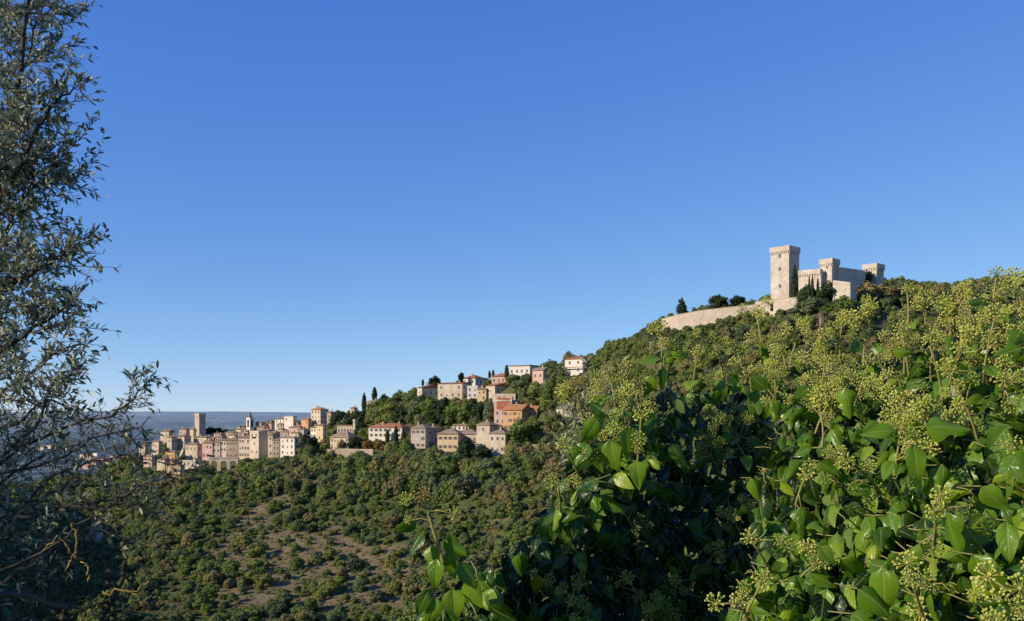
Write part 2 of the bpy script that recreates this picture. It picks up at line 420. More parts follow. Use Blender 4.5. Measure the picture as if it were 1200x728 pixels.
def put_windows(par, W, D, h, win, win2, kind=0, door=False):
    for nc, nr, face in ((*win, 0), (*win2, 1)):
        L = W if face == 0 else D
        for i in range(nc):
            for j in range(nr):
                fx = (-.5+(i+.5)/nc)*L*.96+random.uniform(-.15, .15)
                z = h*(j+.52)/nr-.75 if nr > 1 or h < 5 else h*.5
                if door and j == 0 and i == nc//2 and face == 0:
                    link('door', DOORM, par, (fx, -D/2, .02)); continue
                if random.random() < .07: continue
                me = WM[kind] if random.random() < .85 else WM[3]
                if face == 0: link('window', me, par, (fx, -D/2, z))
                else: link('window', me, par, (W/2, fx, z), R(90))
def house(name, label, cat, x0, xc, x1, yt, yb, th, wall, roof='tile', kind='hip', win=(3, 2), win2=(0, 0), chim=1, rise=None, Y=None, D=None, wk=0, group=None, deep=7, door=False):
    th = R(th); Y = Y or ray_Y(xc, yb)
    W, D, ctr = frame_of(x0, xc, x1, Y, th, D)
    zb = (HY-yb)/F*Y; h = (yb-yt)/F*Y
    root = link(name, None, None, (ctr.x, ctr.y, zb), -th); tag(root, label, cat, group)
    b = MB(); b.box(-W/2, W/2, -D/2, D/2, -deep, h)
    if kind == 'gabley':   # gable triangle
        rs = rise or W*.22
        b.quad([(-W/2, -D/2+.002, h), (W/2, -D/2+.002, h), (0, -D/2+.002, h+rs+.2)]); b.quad([(W/2, D/2-.002, h), (-W/2, D/2-.002, h), (0, D/2-.002, h+rs+.2)])
    if kind == 'gablex':
        rs = rise or D*.22
        b.quad([(W/2-.002, -D/2, h), (W/2-.002, D/2, h), (W/2-.002, 0, h+rs+.2)]); b.quad([(-W/2+.002, D/2, h), (-W/2+.002, -D/2, h), (-W/2+.002, 0, h+rs+.2)])
    b.build('wall', M[wall], root)
    if kind == 'flat':
        rb = MB(); rb.box(-W/2-.25, W/2+.25, -D/2-.25, D/2+.25, h+.003, h+.35)
        rb.box(-W/2-.1, W/2+.1, -D/2-.1, -D/2+.15, h+.353, h+.9); rb.box(W/2-.15, W/2+.1, -D/2+.16, D/2+.1, h+.353, h+.9)
        ro = rb.build('roof', M[roof], root)
    else:
        rs = rise if rise is not None else min(W, D)*(.26 if kind == 'hip' else .25)
        ro = roof_mb(W, D, h, kind, rs).build('roof', M[roof], root)
        for c in range(chim):
            cb = MB(); cx = random.uniform(-.3, .3)*W; cy = random.uniform(-.25, .25)*D
            cb.box(-.4, .4, -.35, .35, 0, rs+1.2); cb.box(-.55, .55, -.5, .5, rs+1.203, rs+1.4)
            cb.build('chimney', M['pale'], ro, (cx, cy, h+.2))
    put_windows(root, W, D, h, win, win2, wk, door)
    FOOT.append((ctr.x, ctr.y, max(W, D)*.62, x0, max(x1, xc), yb, Y))
    return root

def tower(name, label, cat, x0, xc, x1, yt, yb, th, wall, crown=.5, ch=2.0, Y=None, wins=((0, .6), (0, .3)), group=None, parent=None, deep=10, D=None, arch=None):
    th = R(th); Y = Y or ray_Y(xc, yb)
    W, D, ctr = frame_of(x0, xc, x1, Y, th, D)
    zb = (HY-yb)/F*Y; h = (yb-yt)/F*Y
    if parent is None:
        root = link(name, None, None, (ctr.x, ctr.y, zb), -th); tag(root, label, cat, group)
    b = MB(); hb = h-ch
    b.box(-W/2, W/2, -D/2, D/2, -deep, hb-.9*crown)
    b.box(-W/2, W/2, -D/2, D/2, hb-.9*crown, hb, 0, crown)
    b.box(-W/2-crown, W/2+crown, -D/2-crown, D/2+crown, hb, h)
    b.box(-W/2-crown-.08, W/2+crown+.08, -D/2-crown-.08, D/2+crown+.08, hb+.05, hb+.3)
    # corbels under the crown
    if crown > .45:
        for s in range(int(W/1.3)):
            x = -W/2+(s+.5)*W/int(W/1.3); b.box(x-.28, x+.28, -D/2-crown*.9, -D/2-.01, hb-1.3, hb-.005)
        for s in range(int(D/1.3)):
            y = -D/2+(s+.5)*D/int(D/1.3); b.box(W/2+.01, W/2+crown*.9, y-.28, y+.28, hb-1.3, hb-.005)
    if parent is None: body = b.build('wall', M[wall], root); tgt = root
    else:
        body = b.build(name, M[wall], parent, (ctr.x-parent.location.x, ctr.y-parent.location.y, zb-parent.location.z), -th); tgt = body
    for fx, fz in wins:
        link('window', WM[0 if W > 9 else 3], tgt, (fx*W, -D/2, fz*h))
    if parent is None: FOOT.append((ctr.x, ctr.y, max(W, D)*.62, x0, x1, yb, Y))
    return (root if parent is None else body), W, D, h

T = 38
H_ = house
# --- old town on the spur, back rows first
G1 = 'houses crowded in the old town'
t, W, D, h = tower('bell_tower', 'tall square stone bell tower above the old town, half lit, half in shade', 'tower', 228.2, 233.4, 240.8, 484.6, 521, 58, 'tan', .25, 2.6, wins=((0, .82), (0, .4)))
b = MB(); b.box(-1.2, 1.2, -1.2, 1.2, -8, (521-495)/F*900); b.build('buttress', M['sand'], t, (-W/2-1.2, -.3, 0))
H_('stone_house', 'narrow pale house pressed against the left foot of the square bell tower', 'house', 222.5, 226.5, 229, 503, 522, T, 'pale', 'tile', 'hip', (1, 3))
t, W, D, h = tower('church_tower', 'slim white church belfry with dark openings and a pointed spire', 'belfry', 288.6, 293, 297, 489.5, 509, 48, 'white', .2, .8, wins=())
b = MB(); b.box(-W*.22, W*.22, -D/2-.06, -D/2+.2, h*.42, h*.86, 0); b.box(W/2-.2, W/2+.06, -D*.22, D*.22, h*.42, h*.86, 0); b.build('belfry_opening', M['dark'], t)
b = MB(); bz = h+.003; ap = (0, 0, h+6.2); q = [(-1.5, -1.5, bz), (1.5, -1.5, bz), (1.5, 1.5, bz), (-1.5, 1.5, bz)]
b.quad(q[::-1]); [b.quad([q[i], q[(i+1) % 4], ap]) for i in range(4)]; b.build('spire', M['tile'], t)
H_('small_house', 'cream house with brown roof right below the square bell tower', 'house', 227, 242, 247, 513, 521, T, 'cream', 'tile', 'hip', (4, 1))
H_('town_house', 'tan house with flat lit front two houses left of the bell tower', 'house', 207, 216, 224, 512, 527, T, 'cream', 'tile', 'hip', (2, 2), (2, 2))
H_('town_house', 'grey stone house at the left among the olive twigs, mostly in shade', 'house', 195.5, 201, 208, 513, 530, T, 'pale', 'tile', 'hip', (1, 2), (2, 2))
H_('town_house', 'far left pale house of the old town seen through olive leaves', 'house', 178, 186, 190, 518, 532, T, 'cream', 'tile', 'hip', (2, 2))
H_('town_house', 'low tan house at the left end of the old town behind twigs', 'house', 163, 170, 174, 522, 534, T, 'tan', 'tile', 'hip', (2, 2))
H_('town_house', 'roofs behind olive twigs with a small white dormer, left of bell tower', 'house', 188, 198, 204, 506, 516, T, 'tan', 'tile', 'gablex', (2, 1), chim=2)
H_('town_house', 'squat tan fronted house left of the pink house, below the bell tower', 'house', 217, 231, 237, 521.5, 541, T, 'tan', 'tile', 'hip', (3, 2), (1, 2))
H_('town_house', 'pink plastered house in the front row above the viaduct', 'house', 237, 249, 250, 519.5, 539, 20, 'pink', 'tile', 'hip', (3, 2), D=11)
H_('town_house', 'pale grey house joined to the right side of the pink house', 'house', 249.2, 258, 258, 518.5, 538.5, 20, 'pale', 'tile', 'hip', (2, 3), D=11)
H_('town_house', 'narrow tall cream house right of the pale grey one above the viaduct', 'house', 258, 265, 266, 516.5, 538, 24, 'cream', 'tile', 'hip', (2, 3), D=10)
H_('town_house', 'brown stone house above the right end of the viaduct', 'house', 265, 278.5, 279.5, 516.5, 538, 20, 'brown', 'tile', 'hip', (4, 3), D=12, chim=2)
H_('town_house', 'cream three storey house left of the tall tower house', 'house', 279.5, 292.4, 293, 513.5, 537.5, 22, 'cream', 'tile', 'hip', (4, 3), D=11)
t, W, D, h = tower('tower_house', 'tall flat topped tower house with cream front and broad shaded side', 'tower house', 292.6, 303.2, 314, 505, 537.5, 42, 'sand', .2, 1.2, wins=((-.22, .8), (.22, .8), (0, .5), (-.25, .2), (.25, .2)))
b = MB(); b.box(-2.6, 2.6, -.12, .1, 0, 1.3, 0); b.build('loggia_opening', M['dark'], t, (0, -D/2, h*.72))
H_('town_house', 'narrow tan house right of the tall tower house', 'house', 314, 319.6, 321, 510, 536, 25, 'tan', 'tile', 'hip', (1, 3), D=9)
H_('town_house', 'brown house between the narrow tan house and the white one', 'house', 320, 327.6, 329, 516, 535.5, 25, 'brown', 'tile', 'hip', (2, 3), D=9)
H_('town_house', 'white house with tan roof and rows of square windows ending the front row', 'house', 328.5, 345, 350, 513.5, 534.5, 35, 'white', 'tiletan', 'hip', (3, 3), (1, 3))
for px, yt, yb, w, wl in ((214, 503.5, 513, 8, 'rose'), (246, 513.5, 519, 8, 'cream'), (256, 512.5, 518, 8, 'tan'), (271, 510.5, 517, 9, 'pale'), (281, 508.5, 515, 8, 'cream'), (306, 499, 506, 8, 'tan'), (311, 504.5, 511, 8, 'pale'), (320, 507, 515, 8, 'rose'), (333, 506.5, 514, 9, 'brown'), (345, 508, 514, 9, 'cream'), (328, 497.5, 504, 7, 'tan'), (303, 495.5, 502, 7, 'brown'), (352, 504, 512, 8, 'pale'), (243, 517, 523, 7, 'brown')):
    H_('packed_house', 'small beige house packed among the roofs in the middle of the old town', 'house', px-w/2, px+w/2, px+w/2+4, yt, yb, T+random.uniform(-12, 12), wl, random.choice(['tile', 'tiletan']), 'hip', (2, 1), group='small houses packed in the middle of the old town')
H_('small_house', 'low cream gabled house behind the brown stone house', 'house', 276, 283.5, 286, 503.5, 512, T, 'sand', 'tile', 'gabley', (2, 1))
H_('small_house', 'long low roofed house right of the dark grove in the old town', 'house', 262, 274, 279, 507.5, 514, T, 'tan', 'tile', 'gablex', (3, 1))
H_('small_house', 'brown roofed house under the dark grove behind the pink house', 'house', 247, 259, 264, 509, 516, T, 'rose', 'tile', 'hip', (3, 1))
H_('small_house', 'house with wide brown roof behind the tall tower house, left of the belfry foot', 'house', 281, 290, 294, 505.5, 514, T, 'tan', 'tiletan', 'hip', (2, 1))
H_('small_house', 'shaded roof house right behind the tower house', 'house', 301, 310, 316, 501, 509, T, 'brown', 'tile', 'hip', (2, 1))
H_('small_house', 'little red topped house on the crest right of the belfry', 'house', 314.5, 318, 321, 496.5, 506, T, 'rose', 'tilered', 'hip', (1, 2))
H_('town_house', 'white two storey house high in the old town below the palazzo', 'house', 322, 335, 339.5, 491.5, 503, T, 'white', 'tile', 'hip', (3, 2), (1, 2))
H_('town_house', 'bright white low house with pale roof on the crest of the old town', 'house', 333, 343.5, 346, 488.8, 494.5, T, 'white', 'pale', 'flat', (2, 1))
H_('small_house', 'small cream gabled house above the row of front houses', 'house', 325.5, 331, 334, 503.5, 510, T, 'cream', 'tile', 'gabley', (1, 1))
H_('town_house', 'pinkish house with brown roof above the white house of the front row', 'house', 338.5, 351.5, 358, 501.5, 511.5, 42, 'rose', 'tile', 'hip', (3, 1), (2, 1))
H_('small_house', 'dark roofed stone house below the orange house on the crest', 'house', 340, 349, 355, 495.5, 503, T, 'brown', 'tile', 'hip', (2, 1))
H_('small_house', 'small orange house on the crest left of the palazzo', 'house', 353, 361.2, 365, 491.8, 500, T, 'apricot', 'tileor', 'hip', (2, 1))
H_('small_house', 'small white house squeezed left of the yellow church front', 'house', 364, 370.5, 373, 501.5, 514, T, 'white', 'tile', 'hip', (2, 2))
H_('palazzo', 'cream palazzo with orange roof standing alone on the crest', 'palazzo', 364.5, 375.5, 385, 480.5, 497, 42, 'cream', 'tileor', 'hip', (3, 3), (3, 3), chim=2)
H_('palazzo_wing', 'low wing behind the right side of the cream palazzo', 'house', 383, 388, 392, 483.5, 496, T, 'brown', 'tile', 'hip', (1, 1))
H_('yellow_church', 'tall yellow plastered building with an orange shaded side above the rampart', 'church', 370.5, 378.4, 384.2, 499, 518.5, 42, 'yellow', 'tile', 'hip', (1, 2), (1, 2), chim=0)
H_('long_house', 'long house with big tan roof and dark windows above the rampart', 'house', 387, 408.5, 421, 513, 527.5, 30, 'cream', 'tiletan', 'hip', (6, 2), (2, 1), rise=4.6, chim=0)
H_('ruined_house', 'pale ruined house wall with holes behind the long tan roof', 'house', 395, 413, 415, 499.5, 512, 22, 'pale', 'tile', 'flat', (5, 1), D=8, chim=0)
tower('stone_turret', 'thin stone turret at the right end of the ruined wall', 'turret', 413.6, 416, 417.6, 491.5, 512, 40, 'tan', .1, .6, wins=((0, .8),), D=3)
H_('shaded_house', 'house with cream side under the shade of trees left of the white villa', 'house', 400, 409, 413, 494, 501, T, 'cream', 'tile', 'hip', (2, 1))
H_('ochre_house', 'low orange house at the foot of the old town among twigs', 'house', 193.5, 204.8, 210, 530, 546, T, 'orange', 'tile', 'hip', (3, 2), (2, 2))
H_('yellow_house', 'yellow house with tall windows, lowest of the old town at left', 'house', 194.5, 211, 215, 546, 558, 30, 'yellow', 'tile', 'flat', (5, 1))
H_('tan_house', 'tan house left of the low orange house, half hidden by twigs', 'house', 184, 193, 196, 539, 551, T, 'tan', 'tile', 'hip', (2, 2))
H_('tan_house', 'brown house left end of the lower row behind dark twigs', 'house', 168, 178, 182, 535, 547, T, 'rose', 'tile', 'hip', (2, 2))
H_('terrace_house', 'low cream terrace house under the squat tan house', 'house', 213.5, 233, 236, 541, 549, 22, 'cream', 'sand', 'flat', (4, 1), D=8)

# --- villas on the hillside
H_('white_villa', 'long white villa with red hip roof behind cypresses', 'villa', 432, 471, 481, 501.5, 513.5, 26, 'white', 'tilered', 'hip', (7, 2), (2, 2), chim=2, wk=1)
H_('hill_house', 'pale tall house with tan roof right of the cypress trio', 'house', 481.5, 498.5, 502.5, 502.5, 526, 25, 'pale', 'tiletan', 'hip', (3, 3), (1, 2), D=13, wk=2)
H_('hill_house', 'set back wing with tan roof right of the pale tall house', 'house', 500, 508, 516, 502, 520, 40, 'rose', 'tiletan', 'hip', (2, 2), (2, 2))
H_('hill_house', 'yellow villa with tan roof and three windows above the wooded slope', 'villa', 512.5, 536.8, 539, 508.8, 529, 18, 'yellow', 'tiletan', 'hip', (4, 2), D=14, wk=2)
H_('hill_house', 'cream house joined right of the yellow villa, half hidden by a dark tree', 'house', 536.8, 559, 560, 509, 524, 18, 'cream', 'tiletan', 'hip', (4, 1), D=12)
H_('stone_house', 'stone tower house with tan roof, tallest of the lower hillside row', 'house', 558.5, 573.8, 584, 498.5, 530, 38, 'tan', 'tiletan', 'hip', (1, 3), (2, 2), deep=9)
H_('stone_house', 'stone house with a balcony joined right of the stone tower house', 'house', 573.5, 592, 595, 508.5, 533, 24, 'sand', 'tiletan', 'hip', (3, 2), D=12, deep=9)
H_('small_house', 'small white house peeking over the yellow villa roof', 'house', 531, 546, 549, 499, 505, 25, 'white', 'tile', 'gablex', (3, 1))
r = H_('flat_house', 'house with red upper front and white flat roof terrace beside the orange house', 'house', 579, 599.5, 604, 470, 499, 24, 'rose', 'white', 'flat', (3, 3), (1, 2), D=14)
b = MB(); b.box(-4.6, 5.6, -7.1, -6.98, 11.2, 19.0); b.build('red_panel', M['red'], r)
H_('flat_house', 'pale flat roofed building stepping up behind the red walled house', 'house', 577, 604, 608, 463, 470.5, 20, 'pale', 'sand', 'flat', (5, 1), D=10)
H_('orange_house', 'orange house with broad orange tiled roof above a white ground floor', 'house', 589.5, 611.5, 623, 481, 505, 30, 'apricot', 'tileor', 'gablex', (4, 3), (2, 2), rise=4, wk=2)
H_('orange_house', 'smaller orange house right of the broad orange roof', 'house', 615.5, 629, 634, 480, 491, 30, 'apricot', 'tileor', 'gablex', (3, 1), rise=2.4)
H_('cream_house', 'cream house with tan roof left of the ivy tips', 'house', 652, 670, 681, 479, 490.5, 28, 'cream', 'tiletan', 'hip', (3, 1), (1, 1))
H_('red_roof_house', 'house with a dull red roof half hidden behind ivy flowers', 'house', 690, 704, 713, 477, 486, 30, 'rose', 'tilered', 'hip', (3, 1), Y=640)
H_('stone_house', 'old house with lit gable and red roof at the left of the ridge row', 'house', 489, 494.5, 513.5, 454.5, 468.5, 64, 'sand', 'tilered', 'gablex', (1, 1), (4, 1), D=20, rise=2.5)
H_('stone_house', 'big rough stone house with reddish roof edge on the ridge', 'house', 513, 541.6, 548, 449.5, 467.5, 24, 'sand', 'tilered', 'shed', (4, 2), (2, 2), D=13, rise=1.2)
H_('ridge_villa', 'low white villa under a wide red roof on the ridge skyline', 'villa', 542, 557, 569, 443.5, 453, 36, 'white', 'tilered', 'hip', (3, 1), (3, 1), rise=3)
H_('white_loggia', 'small white building with an arched opening below the red roofed ridge villa', 'house', 547.5, 559.5, 561, 453.5, 467, 20, 'white', 'white', 'flat', (2, 2), D=8)
H_('yellow_house', 'small yellow house between white loggia and dark garage', 'house', 559.3, 569.4, 570.5, 456.5, 470, 20, 'yellow', 'tiletan', 'shed', (2, 2), D=8)
H_('pink_villa', 'pink square villa with red roof on the ridge', 'villa', 576, 592.5, 596.5, 441, 453, 26, 'pink', 'tilered', 'hip', (3, 1), (1, 1), D=11, rise=2.2)
H_('garage_house', 'shadowed lower house with a white post under the pink villa', 'house', 569.5, 580, 596, 452, 466, 56, 'pale', 'tilered', 'shed', (1, 1), (3, 1), D=15)
H_('white_villa', 'long white flat topped house on the skyline left of the stone barn', 'villa', 596.5, 621, 635, 429, 443, 32, 'white', 'tile', 'flat', (4, 1), (2, 1))
H_('stone_barn', 'tan stone house with gable right of the long white house', 'house', 624, 636.5, 645, 434, 449, 40, 'rose', 'tiletan', 'gablex', (2, 1), (1, 1))
r = H_('white_villa', 'white two storey villa with red hip roof standing alone on the right', 'villa', 662, 683, 696, 420.5, 438, 38, 'white', 'tilered', 'hip', (2, 2), (2, 2), chim=0, rise=2.6)
H_('hidden_villa', 'cream villa half hidden in trees under the tall cypress', 'villa', 430, 449, 454, 471, 479, 24, 'cream', 'tiletan', 'hip', (4, 1))
H_('small_house', 'tiny house with bright red roof at the tree line', 'house', 410.5, 415, 417.5, 478.5, 484, T, 'rose', 'tilered', 'hip', (1, 1))

b = MB(); b.box(-9.6, 9.2, -9.9, -9.0, 4.3, 4.75); b.build('awning_roof', M['tilered'], r)
# --- viaduct and ramparts
def wall_strip(name, label, cat, pts, mat, thick=1.6, deep=6, top=.5, extra=None):
    """pts: (px, py top, py base, Y)"""
    ps = [(at(px, 0, Y).x, Y, (HY-yt)/F*Y, (HY-yb)/F*Y-deep) for px, yt, yb, Y in pts]
    c0 = Vector((ps[0][0], ps[0][1], ps[0][3]+deep)); root = link(name, None, None, c0); tag(root, label, cat)
    b = MB(); cp = MB()
    for (xa, ya, za, ba), (xb, yb_, zb, bb) in zip(ps, ps[1:]):
        d = Vector((xb-xa, yb_-ya, 0)).normalized(); n = Vector((-d.y, d.x, 0))*thick
        n2 = Vector((-d.y, d.x, 0))
        def pr(m, t0, t1, z0a, z0b, z1a, z1b):
            A = Vector((xa, ya, 0))+n2*t0; B = Vector((xb, yb_, 0))+n2*t0; C = Vector((xb, yb_, 0))+n2*t1; E = Vector((xa, ya, 0))+n2*t1
            lo = [(*A.xy, z0a), (*B.xy, z0b), (*C.xy, z0b), (*E.xy, z0a)]; hi = [(*A.xy, z1a), (*B.xy, z1b), (*C.xy, z1b), (*E.xy, z1a)]
            sh = lambda q: [tuple(Vector(v)-c0) for v in q]
            lo, hi = sh(lo), sh(hi); m.quad(lo[::-1]); m.quad(hi)
            for i in range(4): m.quad([lo[i], lo[(i+1) % 4], hi[(i+1) % 4], hi[i]])
        pr(b, 0, thick, ba, bb, za, zb); pr(cp, -.15, thick+.15, za+.004, zb+.004, za+.35, zb+.35)
        L = math.hypot(xb-xa, yb_-ya)
        for k in range(max(1, int(L/6))+1):
            t = k/max(1, int(L/6)); FOOT.append((xa+(xb-xa)*t, ya+(yb_-ya)*t, 3.5, 0, 0, 0, 0))
    b.build('masonry', M[mat], root); cp.build('coping', M['pale'], root)
    return root, ps, c0
rw, ps, c0 = wall_strip('rampart', 'tan stone rampart with a dark doorway under the autumn trees', 'rampart', [(383, 527, 535, 722), (400, 526.5, 536, 716), (420, 527, 536, 706), (437, 527, 535, 698)], 'oldwall')
dm = MB(); dm.box(-.9, .9, -.15, .2, 0, 3, 0); dm.build('doorway', M['dark'], rw, tuple(at(424.5, 533.5, 703.3)-c0), R(-20))
rw, ps, c0 = wall_strip('retaining_wall', 'long grey retaining wall below the parking trees, left of the ivy', 'wall', [(610, 521.5, 530, 636), (640, 521.5, 530, 632), (665, 521, 530, 628), (690, 520.5, 530, 624)], 'oldwall')
for px_ in (634, 653.5):
    dm = MB(); dm.box(-.6, .6, -.12, .3, -2, 3.4, 0); dm.build('drain_opening', M['dark'], rw, tuple(at(px_, 527, 632.2 if px_ < 640 else 629.6)-c0))
wall_strip('terrace_wall', 'broken pale terrace wall among scrub left of the cream villa', 'wall', [(637, 447, 450, 708), (650, 444, 447, 704), (661, 440.5, 443, 700)], 'rock', 1, 3)
wall_strip('terrace_wall', 'short pale terrace wall below the long white house', 'wall', [(606, 452, 455, 722), (613, 451.5, 454.5, 720), (621, 452, 454, 718)], 'rock', 1, 3)
wall_strip('castle_wall', 'long low lit rampart running down the ridge left of the castle', 'wall', [(775, 374.5, 386, 612), (795, 369, 385, 600), (820, 364.5, 383, 592), (850, 361, 379, 584), (885, 357.5, 373, 575)], 'castle', 1.6, 8)
cw, ps, c0 = wall_strip('castle_wall', 'stone terrace wall with a dark gateway under the castle keep', 'wall', [(885, 354.5, 368, 560), (905, 351.3, 366, 545), (925, 349.6, 365, 537), (943, 348.3, 363, 533)], 'castle', 1.6, 8)
dm = MB(); dm.box(-.85, .85, -.2, .3, 0, 4.2, 0); dm.build('gateway', M['dark'], cw, tuple(at(904.3, 364.5, 545.2)-c0), R(-52))

# viaduct: wall plate with arched openings cut as a polygon strip
def viaduct():
    xa, xb, Yv = 245, 279, 760
    y_top, y_bot = 537.6, 558
    x0 = at(xa, 0, Yv).x; x1 = at(xb, 0, Yv).x; zt = (HY-y_top)/F*Yv; zb = (HY-y_bot)/F*Yv-6
    root = link('viaduct', None, None, ((x0+x1)/2, Yv, zb+6)); tag(root, 'stone viaduct with round arches below the pink house', 'viaduct')
    L = x1-x0; n = 3; bay = L/n; r = bay*.33; b = MB(); th_ = 3.0
    zs = zt-1.6-r-(zb+6)            # springing, local
    ztl = zt-(zb+6); zbl = -6
    for i in range(n):
        cx = -L/2+(i+.5)*bay; e0, e1 = cx-bay/2, cx+bay/2
        K = 10; arc = [(cx-r*math.cos(math.pi*k/K), zs+r*math.sin(math.pi*k/K)) for k in range(K+1)]
        for y, fl in ((0, False), (th_, True)):
            for q in ([(e0, zbl), (cx-r, zbl), (cx-r, zs), (e0, zs)], [(cx+r, zbl), (e1, zbl), (e1, zs), (cx+r, zs)],
                      [(e0, zs), (cx-r, zs), arc[1], (e0, ztl)], [(cx+r, zs), (e1, zs), (e1, ztl), arc[K-1]]):
                p3 = [(a, y, c) for a, c in q]; b.quad(p3[::-1] if fl else p3)
            top = [(e0, ztl)]+arc[1:K]+[(e1, ztl)]
            xs = [e0]+[p[0] for p in arc[1:K]]+[e1]
            for k in range(1, K-1):
                q = [arc[k], arc[k+1], (arc[k+1][0] if k < K-2 else e1, ztl), (arc[k][0] if k > 1 else e0, ztl)]
                p3 = [(a, y, c) for a, c in q]; b.quad(p3[::-1] if fl else p3)
        full = [(cx-r, zbl)]+arc+[(cx+r, zbl)]
        for p, q in zip(full, full[1:]): b.quad([(p[0], 0, p[1]), (p[0], th_, p[1]), (q[0], th_, q[1]), (q[0], 0, q[1])])
    b.quad([(-L/2, 0, ztl), (L/2, 0, ztl), (L/2, th_, ztl), (-L/2, th_, ztl)])
    b.build('arcade', M['sand'], root)
    p = MB(); p.box(-L/2-.2, L/2+.2, -.25, th_+.2, ztl+.004, ztl+.9); p.build('parapet', M['tan'], root)
    FOOT.append(((x0+x1)/2, Yv, 9, xa, xb, 552, Yv)); FOOT.append((x0+4, Yv, 8, 0, 0, 0, 0)); FOOT.append((x1-4, Yv, 8, 0, 0, 0, 0))
viaduct()

# --- castle
castle = link('castle', None, None, tuple(at(950, 350, 560))); tag(castle, 'pale stone hilltop castle with tall square keep and two lower towers', 'castle')
_, KW, KD, KH = tower('keep', None, None, 903, 924.6, 936.6, 287.5, 352, 47, 'castle', .5, 3.0, 556, ((0, .8), (0, .56), (.02, .25)), parent=castle)
tower('corner_tower', None, None, 961, 975, 983.2, 302.5, 338, 47, 'castle', .48, 2.8, 530, ((0, .45), (.1, .68)), parent=castle)
tower('corner_tower', None, None, 1011.5, 1027.2, 1035.8, 308.5, 340, 47, 'castle', .48, 2.6, 572, ((0, .5),), parent=castle)
def curtain(pa, pb, yta, ytb, yb, Ya, Yb, th_=2.0, band=True, mat='castle', nm='curtain_wall'):
    a = at(pa, 0, Ya); c = at(pb, 0, Yb); d = (c-a); d.z = 0; L = d.length; ang = math.atan2(d.y, d.x)
    h = (yb-(yta+ytb)/2)/F*(Ya+Yb)/2; dz = ((HY-ytb)/F*Yb-(HY-yta)/F*Ya)/2
    zb = (HY-yb)/F*(Ya+Yb)/2
    b = MB()
    def sl(x0, x1, y0, y1, z0, zl, zr):
        lo = [(x0, y0, z0), (x1, y0, z0), (x1, y1, z0), (x0, y1, z0)]; hi = [(x0, y0, zl), (x1, y0, zr), (x1, y1, zr), (x0, y1, zl)]
        b.quad(lo[::-1]); b.quad(hi)
        for i in range(4): b.quad([lo[i], lo[(i+1) % 4], hi[(i+1) % 4], hi[i]])
    sl(-L/2, L/2, 0, th_, -12, h-dz, h+dz)
    if band:
        b2 = b; n = int(L/1.4)
        lo = [(-L/2+.05, -.5, h-2.6-dz), (L/2-.05, -.5, h-2.6+dz), (L/2-.05, -.02, h-2.6+dz), (-L/2+.05, -.02, h-2.6-dz)]
        hi = [(x, y, z+2.65) for x, y, z in lo]
        b.quad(lo[::-1]); b.quad(hi)
        for i in range(4): b.quad([lo[i], lo[(i+1) % 4], hi[(i+1) % 4], hi[i]])
        for i in range(n):
            x = -L/2+(i+.5)*L/n; zz = h-2.65+dz*2*x/L
            b.box(x-.25, x+.25, -.42, -.01, zz-.9, zz)
    mid = (a+c)/2
    o = b.build(nm, M[mat], castle, (mid.x-castle.location.x, mid.y-castle.location.y, zb-castle.location.z), ang)
    return o
curtain(935.8, 962, 317.3, 315.2, 340, 541, 530.5)
curtain(982, 1014, 312.8, 317.3, 338, 533, 569, band=False)
# low outwork in front: two lit faces and a splayed end
curtain(976, 996.5, 328.6, 330.8, 352, 526, 520, 1.8, False, nm='outwork')
curtain(996.5, 1004, 330.8, 331.5, 352, 520, 530, 1.8, False, nm='outwork')
for p_ in ((930, 560, 16), (972, 537, 12), (1000, 552, 14), (1024, 578, 12), (950, 542, 10), (988, 526, 7), (985, 545, 12), (960, 560, 16)):
    a = at(p_[0], 0, p_[1]); FOOT.append((a.x, a.y, p_[2]*.75, 0, 0, 0, 0))

# distant hamlet on the valley floor
G2 = 'tiny houses of the hamlet on the valley floor'
for k, (px, py, w, wl, rf) in enumerate([(96, 536, 5, 'rose', 'tilered'), (103, 538, 6, 'pink', 'tilered'), (111, 534, 5, 'white', 'tile'), (118, 541, 6, 'rose', 'tilered'), (100, 549, 7, 'pink', 'tileor'),
          (92, 541, 5, 'rose', 'tile'), (124, 543, 6, 'cream', 'tilered'), (58, 525.5, 6, 'white', 'tile'), (75, 528, 6, 'pale', 'tile'), (20, 531, 7, 'white', 'tile'), (48, 527, 6, 'pale', 'tile'), (110, 545, 5, 'rose', 'tilered'), (84, 531, 5, 'cream', 'tilered'), (132, 538, 6, 'rose', 'tile')]):
    yy = np.arange(950, 4500, 10.); pyt = HY-H(np.full_like(yy, px), yy)/yy*F; kk = np.nonzero(pyt <= py+1)[0]; Y = float(yy[kk[0]]) if len(kk) else 2400
    H_('hamlet_house', 'tiny house of a hamlet far down in the valley behind the olive twigs', 'house', px-w/2, px+w/2, px+w/2+3, py-3, py+1, 35, wl, rf, 'hip', (2, 1), Y=Y, deep=5, chim=0, D=12, group=G2)

# poles
def pole(label, px, yt, yb, r=.16, arm=True):
    Y = ray_Y(px, yb); p = at(px, yb, Y); h = (yb-yt)/F*Y
    b = MB(); b.tube([(0, 0, -2), (0, 0, h*.5), (0, 0, h)], [r*1.2, r, r*.8], 6)
    if arm: b.box(-.9, .9, -.08, .08, h-.9, h-.7)
    o = b.build('utility_pole', M['pole'], None, p); tag(o, label, 'pole')
pole('pale utility pole in scrub below the left end of the castle rampart', 762, 400, 417, .3)
pole('short pale pole in scrub below the middle of the castle rampart', 861.3, 383, 394, .3)
pole('tall pale pole in scrub below the castle outwork', 961.3, 372, 391, .3)
pole('left one of two thin masts behind the stone tower house', 568, 478, 500, .22, False)
pole('right one of two thin masts behind the stone tower house', 571.5, 482, 500, .22, False)

